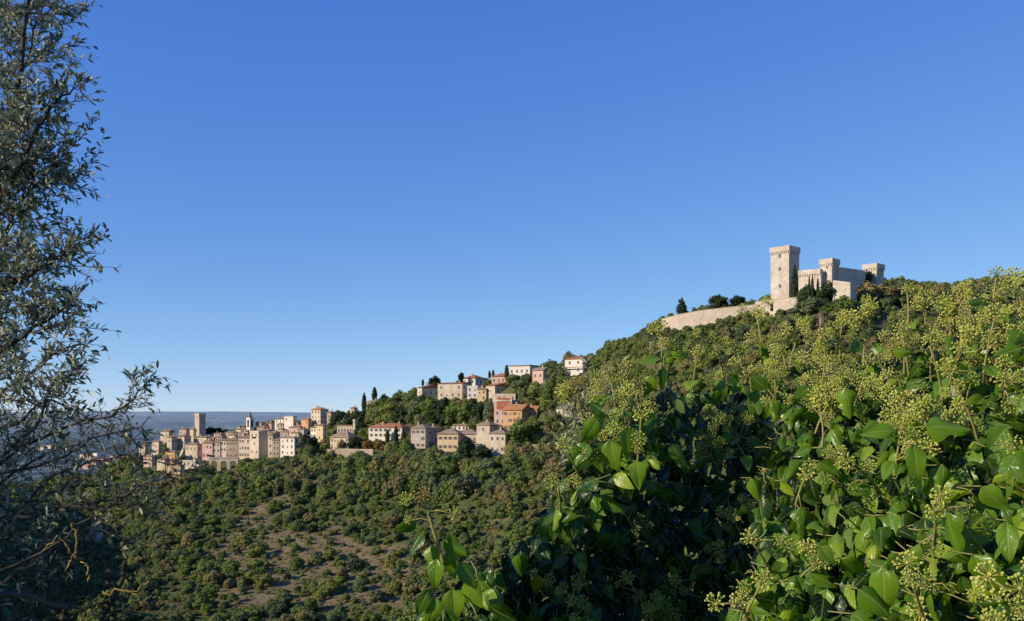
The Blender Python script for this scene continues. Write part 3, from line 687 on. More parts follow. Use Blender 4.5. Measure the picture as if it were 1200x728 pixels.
# bird
b = MB(); b.quad([(-.9, .1, .25), (0, -.25, 0), (0, .25, 0)]); b.quad([(.9, .1, .25), (0, .25, 0), (0, -.25, 0)]); b.tube([(0, -.55, 0), (0, -.2, 0), (0, .2, 0), (0, .5, 0)], [.03, .12, .1, .02], 6)
tag(b.build('bird', M['leafd'], None, at(952.5, 283, 500)), 'tiny dark bird gliding in the sky right of the keep', 'bird')

# ------------------------------------------------------------------ trees of the hillside
def crown_template(n, shape, seed, leaf=.11, blobs=7):
    """unit crown: leaf clump quads spread through several lobes; base at z=0, height about 1 and width about 1"""
    g = np.random.default_rng(seed); pts = []; nor = []; tone = []
    if shape == 'cypress':
        lobes = [(0, 0, z, .19*math.sin(math.pi*min(1, .18+z*.85))**.8+.02) for z in np.linspace(.03, .93, 12)]
    elif shape == 'pine':
        lobes = [(g.normal(0, .05), g.normal(0, .05), z, .40*(1-z)+.05) for z in np.linspace(.2, .95, 8)]
    else:
        lobes = [(0, 0, .45, .36)]
        for i in range(blobs):
            a = 2*math.pi*(i+g.random()*.7)/blobs; rr = g.uniform(.2, .34)
            lobes.append((rr*math.cos(a), rr*math.sin(a), g.uniform(.25, .72), g.uniform(.15, .26)))
        lobes.append((g.normal(0, .08), g.normal(0, .08), .78, .2))
        for i in range(4):
            a = g.random()*6.28; lobes.append((.3*math.cos(a), .3*math.sin(a), .16, .2))
    vol = np.array([l[3]**2 for l in lobes]); vol /= vol.sum()
    for (lx, ly, lz, lr), f in zip(lobes, vol):
        k = max(6, int(n*f)); d = norm(g.normal(size=(k, 3)))
        if shape == 'cypress': d[:, 2] *= 1.4
        rad = lr*(.72+.42*g.random(k)); p = np.array([lx, ly, lz])+d*rad[:, None]
        pts.append(p); nor.append(d); tone.append(np.clip(.5+g.normal(0, .13)+g.normal(0, .16, k), 0, 1))
    p = np.concatenate(pts); nr = np.concatenate(nor); tn = np.concatenate(tone)
    keep = p[:, 2] > -.02; p, nr, tn = p[keep], nr[keep], tn[keep]
    nr = norm(norm(nr)+g.normal(0, .38, nr.shape))
    tx = norm(np.cross(nr, g.normal(size=nr.shape))); ty = np.cross(nr, tx)
    s = leaf*g.uniform(.5, 1.25, len(p))
    tV = np.array([(-.5, -.38, 0), (.5, -.5, 0.08), (.42, .5, 0), (-.46, .42, -.06)]); tQ = np.array([[0, 1, 2, 3]])
    V, Q = scatter(tV, tQ, basis(tx, ty, nr, s), p)
    tone = np.repeat(tn, 4)
    # inner core of each lobe blocks the view through the middle
    cv, cq = cube_sphere(1)
    for lx, ly, lz, lr in lobes:
        Q2 = cq+len(V); w = cv*lr*.74*np.array([1, 1, 1.1 if shape == 'cypress' else 1])+np.array([lx, ly, lz]); w[:, 2] = np.maximum(w[:, 2], -.03)
        V = np.concatenate([V, w]); Q = np.concatenate([Q, Q2]); tone = np.concatenate([tone, np.full(len(w), .45)])
    return V, Q, tone
def cube_sphere(sub=1):
    n = 2 if sub == 1 else 4; vs = {}; qs = []
    def vid(p):
        k = tuple(np.round(p, 5))
        if k not in vs: vs[k] = len(vs)
        return vs[k]
    for ax in range(3):
        for sg in (-1, 1):
            for i in range(n):
                for j in range(n):
                    q = []
                    for a, c in ((i, j), (i+1, j), (i+1, j+1), (i, j+1)):
                        p = [0, 0, 0]; p[ax] = sg; p[(ax+1) % 3] = -1+2*a/n; p[(ax+2) % 3] = -1+2*c/n; q.append(vid(np.array(p, float)))
                    qs.append(q if sg > 0 else q[::-1])
    V = np.array(list(vs.keys())); return norm(V), np.array(qs)

CROWN = {k: [crown_template(n, 'round', 100+k*10+i, lf) for i in range(6)] for k, (n, lf) in enumerate(((1500, .075), (420, .13)))}
CMESH = {}
def cmesh(shape, i, mat):
    key = (shape, i, mat)
    if key not in CMESH:
        V, Q, t = CROWN[0][i] if shape == 'round' else crown_template(1300, shape, 300+i, .07)
        CMESH[key] = np_mesh('crown', V, Q, M[mat], {'tone': t}, smooth=False)
    return CMESH[key]
tb = MB(); tb.tube([(0, 0, -.12), (.005, 0, .15), (-.01, .01, .45)], [.045, .035, .02], 7); TRUNK = tb.mesh('trunk', M['bark'])

def tree(name, label, px, yb, w, h, mat='leafg', shape='round', Y=None, group=None, cat='tree'):
    """explicit tree with crown and trunk, w and h in photo pixels"""
    Y = Y or ray_Y(px, yb); p = at(px, yb, Y); s = Y/F
    root = link(name, None, None, p, random.uniform(0, 6)); tag(root, label, cat, group)
    c = link('crown', cmesh(shape, random.randrange(6 if shape == 'round' else 2), mat), root); k = .46 if shape == 'cypress' else 1.0
    ww = w*s/(.42 if shape == 'cypress' else .92)
    c.scale = (ww, ww, h*s/(1.0)); t = link('trunk', TRUNK, root); t.scale = (ww*(.5 if shape == 'cypress' else 1), ww*(.5 if shape == 'cypress' else 1), h*s)
    FOOT.append((p.x, p.y, w*s*.35, 0, 0, 0, 0))
    return root
tree('cypress', 'tall lone cypress left of the hidden villa', 426.7, 484, 5.5, 24, 'leafd', 'cypress')
tree('cypress', 'cypress on the skyline above the hidden villa', 439, 470, 6, 17, 'leafd', 'cypress')
tree('cypress', 'left one of three cypresses before the white villa', 454, 518, 5, 15, 'leafd', 'cypress')
tree('cypress', 'middle one of three cypresses before the white villa', 464, 521, 5.5, 23, 'leafd', 'cypress')
tree('cypress', 'right one of three cypresses before the white villa', 473, 521, 6, 17, 'leafd', 'cypress')
tree('cypress', 'small cypress left of the dark skyline pine', 495.5, 452, 3, 8, 'leafd', 'cypress')
tree('cypress', 'left one of a pair of small cypresses left of the pink villa', 573.8, 443, 3.2, 9, 'leafd', 'cypress')
tree('cypress', 'right one of a pair of small cypresses left of the pink villa', 578, 443, 3.2, 10, 'leafd', 'cypress')
tree('cypress', 'dark cypress at the left end of the long white skyline house', 593.8, 444, 5, 17, 'leafd', 'cypress')
tree('cypress', 'tall dark cypress climbing the shaded side of the keep', 931.5, 360, 7, 51, 'leafd', 'cypress', 548)
tree('cypress', 'left slim cypress before the lit curtain wall of the castle', 948.3, 360, 3.0, 38, 'leafd', 'cypress', 530)
tree('cypress', 'slim cypress in the middle before the lit curtain wall', 952, 360, 3.6, 39, 'leafd', 'cypress', 530)
tree('cypress', 'right slim cypress before the lit curtain wall of the castle', 958, 360, 2.6, 34, 'leafd', 'cypress', 528)
tree('pine_tree', 'ragged conifer on the skyline at the left end of the castle rampart', 799.5, 369, 16, 20, 'leafd', 'pine', 618)
tree('round_tree', 'larger of two round dark trees on the castle rampart', 842.5, 364, 22, 19, 'leafd', Y=608)
tree('round_tree', 'smaller of two round dark trees on the castle rampart', 864.5, 361, 19, 15, 'leafd', Y=604)
tree('round_tree', 'low dark bush between rampart trees and keep', 882, 359, 11, 6, 'leafd', Y=590)
tree('round_tree', 'low dark bush right against the left foot of the keep wall', 895, 356, 8, 5, 'leafd', Y=580)
tree('green_shrub', 'dense green shrub at the right foot of the keep', 945, 363, 26, 30, 'leafd')
tree('green_shrub', 'wide green shrub under the curtain wall of the castle', 967, 363, 38, 33, 'leafd')
tree('round_tree', 'round grey green tree in front of the castle terrace wall', 951, 370, 28, 23, 'leafg')
tree('round_tree', 'dark green tree growing on the shaded castle wall near the far tower', 1016, 340, 13, 24, 'leafd')
tree('round_tree', 'large yellow green tree right of the castle outwork', 1012, 357, 34, 28, 'leafb')
tree('round_tree', 'broad brownish tree below the far castle tower', 1040, 356, 34, 23, 'leafb')
tree('round_tree', 'olive green tree below the castle outwork', 988, 372, 32, 26, 'leafg')
for px, yb, w, h in ((806, 391, 12, 10), (818, 390, 13, 9), (832, 388, 14, 10), (846, 387, 15, 14), (857, 386, 15, 17), (867, 383, 14, 17), (877, 380, 14, 17), (887, 377, 13, 15), (790, 394, 12, 10), (916, 371, 15, 9), (930, 371, 16, 11), (900, 373, 10, 7)):
    tree('rampart_bush', 'grey green bush growing against the foot of the castle ramparts', px, yb, w, h, 'leafg', group='bushes along the foot of the castle ramparts', cat='bush')
tree('dark_pine', 'broad dark pine on the skyline of the ridge row', 509, 454, 15, 14, 'leafd')
tree('dark_pine', 'dark pine between the stone house and the ridge villa', 540, 452, 7, 16, 'leafd')
tree('round_tree', 'dark round evergreen beside the white house of the front row', 361, 531, 22, 22, 'leafd')
tree('dark_tree', 'big dark tree before the cream house and the stone tower house', 547, 536, 22, 24, 'leafd')
tree('dark_tree', 'dark tree mass under the stone tower house', 565, 541, 26, 20, 'leafd')
tree('autumn_tree', 'rust coloured autumn tree between the rampart and white villa', 432, 527, 16, 12, 'leafa')
tree('autumn_tree', 'orange brown autumn tree at the left foot of the cypress trio', 447, 527, 14, 12, 'leafa')
tree('autumn_tree', 'brownish tree in front of the long tan roofed house', 401, 528, 13, 13, 'leafb')
tree('autumn_tree', 'dull green and brown tree left of the long tan roofed house', 382, 528, 14, 14, 'leafb')
tree('dark_tree', 'dark tree filling the shaded end of the long tan roofed house', 416, 528, 18, 17, 'leafd')
tree('round_tree', 'bare brown round tree in the parking above the grey retaining wall', 641, 521, 23, 24, 'leafb', Y=646)
tree('parking_tree', 'green tree at the left end of the grey retaining wall', 607, 525, 28, 36, 'leafg', Y=640)
tree('parking_tree', 'green tree behind the grey retaining wall, left of the bare brown tree', 624, 513, 22, 26, 'leafg', Y=650)
tree('parking_tree', 'green tree behind the grey retaining wall, right of the bare brown tree', 659, 516, 24, 26, 'leafg', Y=646)
tree('parking_tree', 'green tree above the retaining wall touching the ivy leaves', 677, 516, 22, 24, 'leafg', Y=646)
tree('dark_tree', 'dark green tree on the crest right of the palazzo', 397, 499, 24, 18, 'leafd')
tree('dark_tree', 'dark green tree under the tall lone cypress', 413, 500, 26, 18, 'leafd')
for i, (px, yb, w, h) in enumerate([(246, 509, 13, 9), (255, 509, 13, 8), (264, 510, 10, 7)]):
    tree('dark_grove_tree', 'dark tree of the small grove right of the square bell tower', px, yb, w, h, 'leafd', group='dark grove behind the old town roofs')
G3 = 'dark trees of the wood between the villa rows'
for i, (px, yb, w, h) in enumerate([(425, 499, 24, 18), (441, 495, 26, 19), (458, 494, 26, 22), (474, 496, 24, 24), (488, 495, 26, 27), (503, 494, 26, 30), (517, 497, 26, 32), (532, 497, 24, 27),
         (547, 496, 24, 28), (562, 496, 20, 26), (466, 480, 24, 18), (482, 478, 24, 18), (495, 479, 22, 17), (450, 483, 22, 17), (575, 496, 16, 28), (554, 484, 18, 18), (509, 483, 22, 18), (534, 482, 22, 17), (522, 500, 20, 16), (570, 482, 16, 14), (438, 483, 20, 12)]):
    tree('dark_tree', 'tall dark green tree in the wood between the upper and lower villa rows', px, yb, w, h, 'leafg' if i % 3 else 'leafd', group=G3)
for i, (px, yb, w, h) in enumerate([(610, 462, 24, 18), (628, 466, 24, 20), (602, 452, 18, 14), (645, 468, 24, 20), (622, 478, 22, 14), (660, 470, 22, 20), (642, 482, 20, 14), (616, 449, 14, 12), (660, 452, 20, 12), (676, 458, 22, 16)]):
    tree('scrub_tree', 'grey green scrub tree on the steep bank between the orange house and the skyline villas', px, yb, w, h, 'leafg', group='scrub trees on the bank under the skyline villas')

# the many bushes and trees of the slopes
IVY_TOP = ([440, 470, 500, 560, 620, 655, 700, 770, 850, 900, 1000, 1060, 1200, 1300], [900, 640, 660, 660, 610, 560, 500, 470, 460, 450, 430, 420, 390, 380])
cand = []
cell = {}
fo = np.array([(a[0], a[1], a[2]) for a in FOOT]); fb = [a for a in FOOT if a[4] > 0 and a[6] > 0]
for _ in range(30000):
    px = random.uniform(-160, 1330); Y = math.sqrt(random.uniform(330**2, 1000**2))
    z = float(H(px, Y)); py = HY-z/Y*F; x = (px-600)/F*Y
    if py > 775: continue
    town = (px < 350 and Y > 770) or (px < 440 and py < 527 and px > 340 and Y > 718)
    if town and random.random() < .85: continue
    b = float(bare_mask(px, py)) if Y < 800 else 0
    upper = py > 560
    kind = 'bush' if (py > 585 and px < 700) else 'tree'
    if b > .3 and random.random() < .72*b: continue
    r = (1.5+3.6*random.random()**1.4) if kind == 'bush' else (2.4+4.4*random.random()**1.3)
    if kind == 'bush' and random.random() < .5: r *= .55
    if px > 690: r = random.uniform(2.0, 4.2)
    if kind == 'tree' and 480 < px < 720 and py > 528: r *= 1.12
    if np.min((fo[:, 0]-x)**2+(fo[:, 1]-Y)**2-(fo[:, 2]+r*.6)**2) < 0: continue
    hh = r*random.uniform(1.3, 1.8) if kind == 'bush' else r*random.uniform(1.5, 2.2)
    tp = py-hh/Y*F
    if any(f[3]-1.5 < px < f[4]+1.5 and Y < f[6] and py-hh/Y*F < f[5]-2.5 and f[6]-Y < 140 for f in fb): continue
    if 246 < px < 279 and tp < 549 and Y < 765 and py > 538: continue
    if 772 < px < 945 and Y < 640 and tp < np.interp(px, [775, 820, 885, 945], [383, 374, 361, 357]) and Y < np.interp(px, [775, 885, 945], [612, 570, 533]) and random.random() < .9: continue
    gx, gy = int(x//6), int(Y//6)
    sp = (.50 if py < 590 else .60) if b < .3 else .78
    if any((x-c[0])**2+(Y-c[1])**2 < (sp*(r+c[2]))**2 for i in (-2, -1, 0, 1, 2) for j in (-2, -1, 0, 1, 2) for c in cell.get((gx+i, gy+j), ())): continue
    # hidden behind nearer ground?
    yy = np.linspace(260, Y-3, 40); pmin = np.min(HY-H(np.full(40, px), yy)/yy*F)
    if tp > pmin+1: continue
    cell.setdefault((gx, gy), []).append((x, Y, r))
    hid = py-hh/Y*F*.3 > np.interp(px, *IVY_TOP) or px < 40 or px > 1205 or tp > 728
    cand.append((r/Y*(0 if hid else 1), kind, px, Y, x, z, r, hh, b))
cand.sort(key=lambda c: -c[0])
used = {'bush': 0, 'tree': 0}; rest = []
LB = {0: 'low grey green bush on the bare stony slope below the town', 1: 'round green bush in the scrub of the lower valley slope', 2: 'leafy tree in the wood under the town and villas', 3: 'scrubby tree on the slope of the castle hill'}
for c in cand:
    vis, kind, px, Y, x, z, r, hh, b = c
    if vis > 0 and used[kind] < 290:
        used[kind] += 1
        i = random.randrange(6); q = random.random()
        mat = 'leafb' if q < (.10 if kind == 'bush' else .16 if px < 690 else .34) else ('leafd' if q > .93 else 'leafg')
        o = link('hillside_bush' if kind == 'bush' else 'hillside_tree', cmesh('round', i, mat), None, (x, Y, z-.12*hh), random.uniform(0, 6.28))
        o.scale = (r*2.1, r*2.1*random.uniform(.85, 1.15), hh*1.1)
        lb = (0 if b > .15 else 1) if kind == 'bush' else (3 if px > 690 else 2)
        tag(o, LB[lb], 'bush' if kind == 'bush' else 'tree', ['bushes dotted over the bare slope', 'bushes of the lower slope', 'trees of the wood below the town', 'scrub trees of the castle hill'][lb])
    else: rest.append(c)
print('hillside plants', len(cand), used)
Vs, Qs, Ts, Ti, base_ = [], [], [], [], 0
for c in rest:
    _, kind, px, Y, x, z, r, hh, b = c
    V, Q, t = CROWN[1][random.randrange(6)]; a = random.uniform(0, 6.28); ca, sa = math.cos(a), math.sin(a)
    W = V*np.array([r*2.1, r*2.1, hh*1.1]); W = np.stack([W[:, 0]*ca-W[:, 1]*sa+x, W[:, 0]*sa+W[:, 1]*ca+Y, W[:, 2]+z-.12*hh], 1)
    Vs.append(W); Qs.append(Q+base_); base_ += len(W); Ts.append(t); Ti.append(np.full(len(W), random.random()))
o = link('woodland', np_mesh('woodland', np.concatenate(Vs), np.concatenate(Qs), M['leafg'], {'tone': np.concatenate(Ts), 'tint': np.concatenate(Ti)}, smooth=False))
tag(o, 'mixed green woodland and scrub covering the rest of the slopes', 'woodland', kind='stuff')

# dry grass tufts and dwarf scrub between the bushes
tufts = []
for sd in range(4):
    g = np.random.default_rng(900+sd); k = 46; d = norm(g.normal(size=(k, 3))*np.array([1, 1, .6])); d[:, 2] = np.abs(d[:, 2]); p = d*(.25+.25*g.random((k, 1)))
    nr = norm(d+g.normal(0, .4, d.shape)); tx = norm(np.cross(nr, g.normal(size=nr.shape)))
    V, Q = scatter(np.array([(-.5, -.4, 0), (.5, -.5, .06), (.4, .5, 0), (-.45, .4, -.05)]), np.array([[0, 1, 2, 3]]), basis(tx, np.cross(nr, tx), nr, g.uniform(.12, .3, k)), p); tufts.append((V, Q))
Vs, Qs, Ts, Ti, base_ = [], [], [], [], 0
n_t = 0
while n_t < 8200:
    px = random.uniform(130, 1210); Y = random.uniform(410, 720) if px > 330 else random.uniform(410, 700)
    z = float(H(px, Y)); py = HY-z/Y*F; x = (px-600)/F*Y
    if py < (545 if px < 640 else 372) or py > (760 if px < 700 else 520): continue
    n_t += 1; r = random.uniform(.35, 1.3)**1.3; V, Q = tufts[n_t % 4]
    Vs.append(V*np.array([r*2.4, r*2.4, r*1.7])+np.array([x, Y, z-.05])); Qs.append(Q+base_); base_ += len(V)
    Ts.append(np.full(len(V), random.uniform(.3, .75))); Ti.append(np.full(len(V), random.random()))
M['dry'] = mat_foliage('dry grass and dwarf scrub', [(0, (.15, .16, .06)), (.3, (.25, .20, .10)), (.5, (.14, .165, .055)), (.75, (.28, .23, .12)), (1, (.15, .16, .06))], .2)
tag(link('scrub', np_mesh('scrub', np.concatenate(Vs), np.concatenate(Qs), M['dry'], {'tone': np.concatenate(Ts), 'tint': np.concatenate(Ti)}, smooth=False)), 'dry grass tufts and dwarf scrub on the bare slope', 'scrub', kind='stuff')

# rocks
def rock_mesh(seed):
    g = np.random.default_rng(seed); V, Q = cube_sphere(2)
    V = V*(1+.35*(g.random((len(V), 1))-.5)); V = V*np.array([1, .8, .6])
    return np_mesh('rock', V, Q, M['rock'], smooth=False)
RK = [rock_mesh(i) for i in range(4)]
k = 0
while k < 60:
    px, py = random.uniform(215, 480), random.uniform(590, 726)
    if float(bare_mask(px, py)) < .4: continue
    Y = ray_Y(px, py); p = at(px, py, Y); s = random.uniform(.3, .95)
    o = link('rock', RK[k % 4], None, p, random.uniform(0, 6)); o.scale = (s*1.3, s, s*.8)
    tag(o, 'pale weathered rock lying on the bare slope below the town', 'rock', 'pale rocks strewn over the bare slope'); k += 1
# pale cliff seen through the olive twigs
def crag(label, px, yb, w, h, Y, seed):
    g = np.random.default_rng(seed); n, m = 16, 14; s = Y/F
    V = []; Q = []
    for i in range(n+1):
        for j in range(m+1):
            u = i/n; v = j/m
            V.append(((u-.5)*w*s*(1-.55*v)+g.normal(0, .35), -2.0*math.sin(u*math.pi)+6*v+g.normal(0, .8), v*h*s*(.45+.55*abs(math.sin(u*7.3+seed)))*(1-1.2*abs(u-.5)**1.5)+g.normal(0, .45)-2))
    for i in range(n):
        for j in range(m): Q.append((i*(m+1)+j, (i+1)*(m+1)+j, (i+1)*(m+1)+j+1, i*(m+1)+j+1))
    o = link('rock_outcrop', np_mesh('rock_outcrop', np.array(V), np.array(Q), M['cliff'], smooth=False), None, at(px, yb, Y)); tag(o, label, 'cliff')
crag('larger pale rock face seen through the olive twigs at lower left', 110, 640, 44, 36, ray_Y(110, 640)-1, 3)
crag('smaller pale rock face left of the larger one, behind olive twigs', 84, 616, 30, 20, ray_Y(84, 616)-1, 4)

# ------------------------------------------------------------------ ivy
def leaf_template(kind, seed):
    g = np.random.default_rng(seed); nu, nv = 7, 8; V = []; UV = []
    tw = g.uniform(-.5, .5); fold = g.uniform(.0, .5); dome = g.uniform(.3, 2.6); curl = g.uniform(.15, .9); wob = g.uniform(0, 6)
    for j in range(nv+1):
        v = j/nv
        if kind == 0: w = .33*math.sin(math.pi*v**.62)**.85*(1-.18*v)          # ovate
        elif kind == 1: w = .36*(min(1, v/.30)**.75)*(max(0, 1-v)**.72)*1.25    # rhombic
        elif kind == 3: w = .40*(min(1, v/.22)**.6)*(1-.35*math.exp(-((v-.52)/.12)**2))*(max(0, 1-v)**.6)   # shallow lobes
        else: w = .25*math.sin(math.pi*v**.75)**.9                               # narrow
        w += .0005
        for i in range(nu):
            u = -1+2*i/(nu-1); x = u*w
            z = fold*abs(x)*.9-dome*u*u*.3*w-curl*v*v*.45+.04*math.sin(wob+6*v+2*u)*abs(u)
            a = tw*v; V.append((x*math.cos(a)-z*math.sin(a), v, x*math.sin(a)+z*math.cos(a))); UV.append((u*.5+.5, v))
    Q = [(j*nu+i, j*nu+i+1, (j+1)*nu+i+1, (j+1)*nu+i) for j in range(nv) for i in range(nu-1)]
    return np.array(V), np.array(Q), np.array(UV)
LT = [leaf_template(k, 50+s) for s, k in enumerate((0, 1, 3, 1, 2, 0, 1, 3, 0, 1))]

def mat_ivy():
    m, nt = new_mat('glossy ivy leaf')
    uv = N(nt, 'ShaderNodeTexCoord').outputs['UV']; sp = N(nt, 'ShaderNodeSeparateXYZ'); nt.links.new(uv, sp.inputs[0])
    au = math_(nt, 'ABSOLUTE', math_(nt, 'SUBTRACT', sp.outputs[0], .5)); v = sp.outputs[1]
    mid = ramp(nt, [(0, (1,)*3), (.03, (.9,)*3), (.06, (0,)*3)], au)
    ph = math_(nt, 'FRACT', math_(nt, 'SUBTRACT', math_(nt, 'MULTIPLY', v, 5.5), math_(nt, 'MULTIPLY', au, 3.6)))
    lat = ramp(nt, [(0, (.5,)*3), (.09, (0,)*3), (.91, (0,)*3), (1, (.5,)*3)], ph)
    vein = math_(nt, 'MAXIMUM', mid, lat)
    tone = N(nt, 'ShaderNodeAttribute', attribute_name='tone').outputs['Fac']
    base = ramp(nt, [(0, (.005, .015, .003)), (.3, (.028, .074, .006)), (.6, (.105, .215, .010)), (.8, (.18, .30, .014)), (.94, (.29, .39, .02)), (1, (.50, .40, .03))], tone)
    n1 = noise(nt, 9, 4, .6, objvec(nt))
    base = mix(nt, ramp(nt, [(.4, (0,)*3), (.75, (.45,)*3)], n1), base, mix(nt, 1.0, base, (.55, .6, .5), 'MULTIPLY'))
    n5 = noise(nt, 38, 5, .7, objvec(nt)); spots = math_(nt, 'MULTIPLY', ramp(nt, [(.66, (0,)*3), (.72, (.8,)*3)], n5), ramp(nt, [(.3, (.15,)*3), (.5, (1,)*3)], au))
    base = mix(nt, spots, base, (.13, .085, .02))
    c = mix(nt, math_(nt, 'MULTIPLY', vein, .6), base, (.22, .30, .08))
    geo = N(nt, 'ShaderNodeNewGeometry').outputs['Backfacing']
    c = mix(nt, geo, c, mix(nt, .55, c, (.12, .17, .06)))
    p = N(nt, 'ShaderNodeBsdfPrincipled'); nt.links.new(c, p.inputs['Base Color']); p.inputs['Specular IOR Level'].default_value = .33
    rg = N(nt, 'ShaderNodeMapRange'); nt.links.new(n1, rg.inputs[0]); rg.inputs['To Min'].default_value = .2; rg.inputs['To Max'].default_value = .42
    rr = mix(nt, geo, rg.outputs[0], (.75,)*3); nt.links.new(rr, p.inputs['Roughness'])
    bp = N(nt, 'ShaderNodeBump'); bp.inputs['Strength'].default_value = .35; bp.inputs['Distance'].default_value = .004
    nt.links.new(math_(nt, 'ADD', math_(nt, 'MULTIPLY', vein, -.6), noise(nt, 60, 3, .5, objvec(nt))), bp.inputs['Height']); nt.links.new(bp.outputs[0], p.inputs['Normal'])
    tl = N(nt, 'ShaderNodeBsdfTranslucent'); nt.links.new(mix(nt, 1.0, c, (1.6, 1.7, .5), 'MULTIPLY'), tl.inputs[0])
    mx = N(nt, 'ShaderNodeMixShader'); mx.inputs[0].default_value = .28
    nt.links.new(p.outputs[0], mx.inputs[1]); nt.links.new(tl.outputs[0], mx.inputs[2])
    nt.links.new(mx.outputs[0], N(nt, 'ShaderNodeOutputMaterial').inputs[0])
    return m
M['ivy'] = mat_ivy()
def mat_simple_var(name, a, b, rough=.6, scale=40):
    m, nt = new_mat(name); n1 = noise(nt, scale, 3, .6, objvec(nt)); oi = N(nt, 'ShaderNodeObjectInfo').outputs['Random']
    f = math_(nt, 'ADD', math_(nt, 'MULTIPLY', n1, .7), math_(nt, 'MULTIPLY', oi, .3))
    finish(nt, mix(nt, f, a, b), rough, spec=.3); return m
def mat_bud():
    m, nt = new_mat('ivy flower buds'); n1 = noise(nt, 5, 3, .6, objvec(nt))
    f = math_(nt, 'FRACT', math_(nt, 'ADD', N(nt, 'ShaderNodeObjectInfo').outputs['Random'], N(nt, 'ShaderNodeAttribute', attribute_name='tint').outputs['Fac']))
    c = ramp(nt, [(0, (.25, .33, .055)), (.35, (.42, .46, .09)), (.7, (.53, .53, .12)), (.9, (.36, .39, .09)), (.97, (.28, .20, .07)), (1, (.25, .33, .055))], f)
    finish(nt, mix(nt, n1, mix(nt, 1.0, c, (.65, .7, .6), 'MULTIPLY'), mix(nt, 1.0, c, (1.25, 1.2, 1.1), 'MULTIPLY')), .55, spec=.3); return m
M['bud'] = mat_bud()
M['stalk'] = mat_simple_var('yellow green ivy stalk', (.20, .21, .05), (.36, .30, .10), .6)
M['wood'] = mat_simple_var('brown ivy stem', (.055, .038, .024), (.13, .09, .055), .85)
M['lichen'] = mat_simple_var('lichen covered bark', (.46, .33, .04), (.12, .10, .06), .9, 30)
M['twig'] = mat_simple_var('olive bark', (.04, .034, .026), (.12, .10, .08), .9, 25)

def umbel_template(n, seed):
    g = np.random.default_rng(seed); parts = []; cv, cq = cube_sphere(1)
    for i in range(n):
        z = 1-1.75*(i+.5)/n; a = i*2.39996; r = math.sqrt(1-z*z)
        d = norm(np.array([r*math.cos(a), r*math.sin(a), z])+g.normal(0, .1, 3)); L = g.uniform(.82, 1.06)
        s = .135*g.uniform(.75, 1.2)
        tx = norm(np.cross(d, [.3, .2, .9])); ty = np.cross(d, tx); w = .03
        ring = [tx*w, (-.5*tx+.87*ty)*w, (-.5*tx-.87*ty)*w]
        V = np.array([*ring, *[p+d*L for p in ring]]); Q = np.array([(0, 1, 4, 3), (1, 2, 5, 4), (2, 0, 3, 5)])
        parts.append((V, Q))
        B = np.stack([tx, ty, d], 1)
        parts.append(((cv*np.array([1, 1, 1.15]))@B.T*s+d*L, cq))
    return join(parts)
UT = [umbel_template(n, 80+i) for i, n in enumerate((26, 31, 23, 28))]
UM = [np_mesh('flower_head', V, Q, M['bud']) for V, Q in UT]

ivy = link('ivy_bush', None, None, (.9, 2.0, -1.75)); tag(ivy, 'large glossy ivy bush full of round yellow green flower heads filling the lower right', 'ivy bush')
IL = np.array(ivy.location)
TOPX = [480, 520, 560, 620, 650, 690, 720, 770, 800, 850, 900, 950, 1000, 1060, 1120, 1200, 1300, 1500]
TOPY = [760, 700, 668, 628, 575, 505, 485, 455, 458, 448, 442, 434, 424, 415, 402, 385, 375, 370]
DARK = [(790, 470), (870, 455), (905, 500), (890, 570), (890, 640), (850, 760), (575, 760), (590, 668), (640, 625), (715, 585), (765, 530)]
def inside(x, y, P_):
    c = False
    for (xa, ya), (xb, yb_) in zip(P_, P_[1:]+P_[:1]):
        if (ya > y) != (yb_ > y) and x < (xb-xa)*(y-ya)/(yb_-ya)+xa: c = not c
    return c
def ivy_surf(px, t):
    top = np.interp(px, TOPX, TOPY); py = top+t*(820-top)
    yt = np.interp(px, [480, 600, 700, 800, 900, 1050, 1200, 1400], [1.65, 1.9, 2.25, 2.6, 2.6, 2.35, 2.05, 1.9])
    yb = np.interp(px, [480, 600, 700, 850, 1000, 1200, 1400], [1.45, 1.55, 1.6, 1.5, 1.35, 1.15, 1.1])
    return py, yt+(yb-yt)*t**.55+(.5 if inside(px, py, DARK) else 0)      # a hollow in the middle of the bush
def ivy_pt(px, t, back=0):
    py, Y = ivy_surf(px, t); Y = Y+back
    return np.array([(px-600)/F*Y, Y, (HY-py)/F*Y])
leaves = [[] for _ in LT]      # (loc, axis, normal, size, tone)
stalks = MB(); woods = MB(); umbels = []
sunv = np.array(SUN)
def add_leaf(p, ax, nr, s, tone):
    leaves[random.randrange(len(LT))].append((p, ax, nr, s, tone))
def add_umbel(p, d, r): umbels.append((p, d, r))
def rnd(s=1.): return rng.normal(0, s, 3)
OUT = np.array([-.25, -.8, .45])
for _ in range(7600):
    px = random.uniform(490, 1420); t = random.random()**.9; deep = random.expovariate(1/.13) if random.random() < .8 else random.uniform(0, .6)
    if deep > .6: continue
    p = ivy_pt(px, t, deep)
    if px < 640 and random.random() < .35: continue
    ax = norm(np.array([random.uniform(-.7, .7), -.35, -.75])+rnd(.35)); nr = norm(OUT+rnd(.55)); 
    s = random.uniform(.030, .060)*(1.2 if px > 1000 and random.random() < .3 else 1)
    tone = min(.93, max(0, random.gauss(.54, .23)-deep*2.5-(.34 if inside(px, ivy_surf(px, t)[0], DARK) else 0)))  # shade put into the leaf colour, darker with depth and in the hollow
    if random.random() < .006: tone = 1
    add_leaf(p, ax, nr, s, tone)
    if random.random() < .35:
        q = p-ax*random.uniform(.02, .05)+np.array([0, .03, -.02])
        stalks.tube([q-IL, (p+q)/2-IL+rnd(.003), p-IL], [.0012, .0011, .0010], 4)
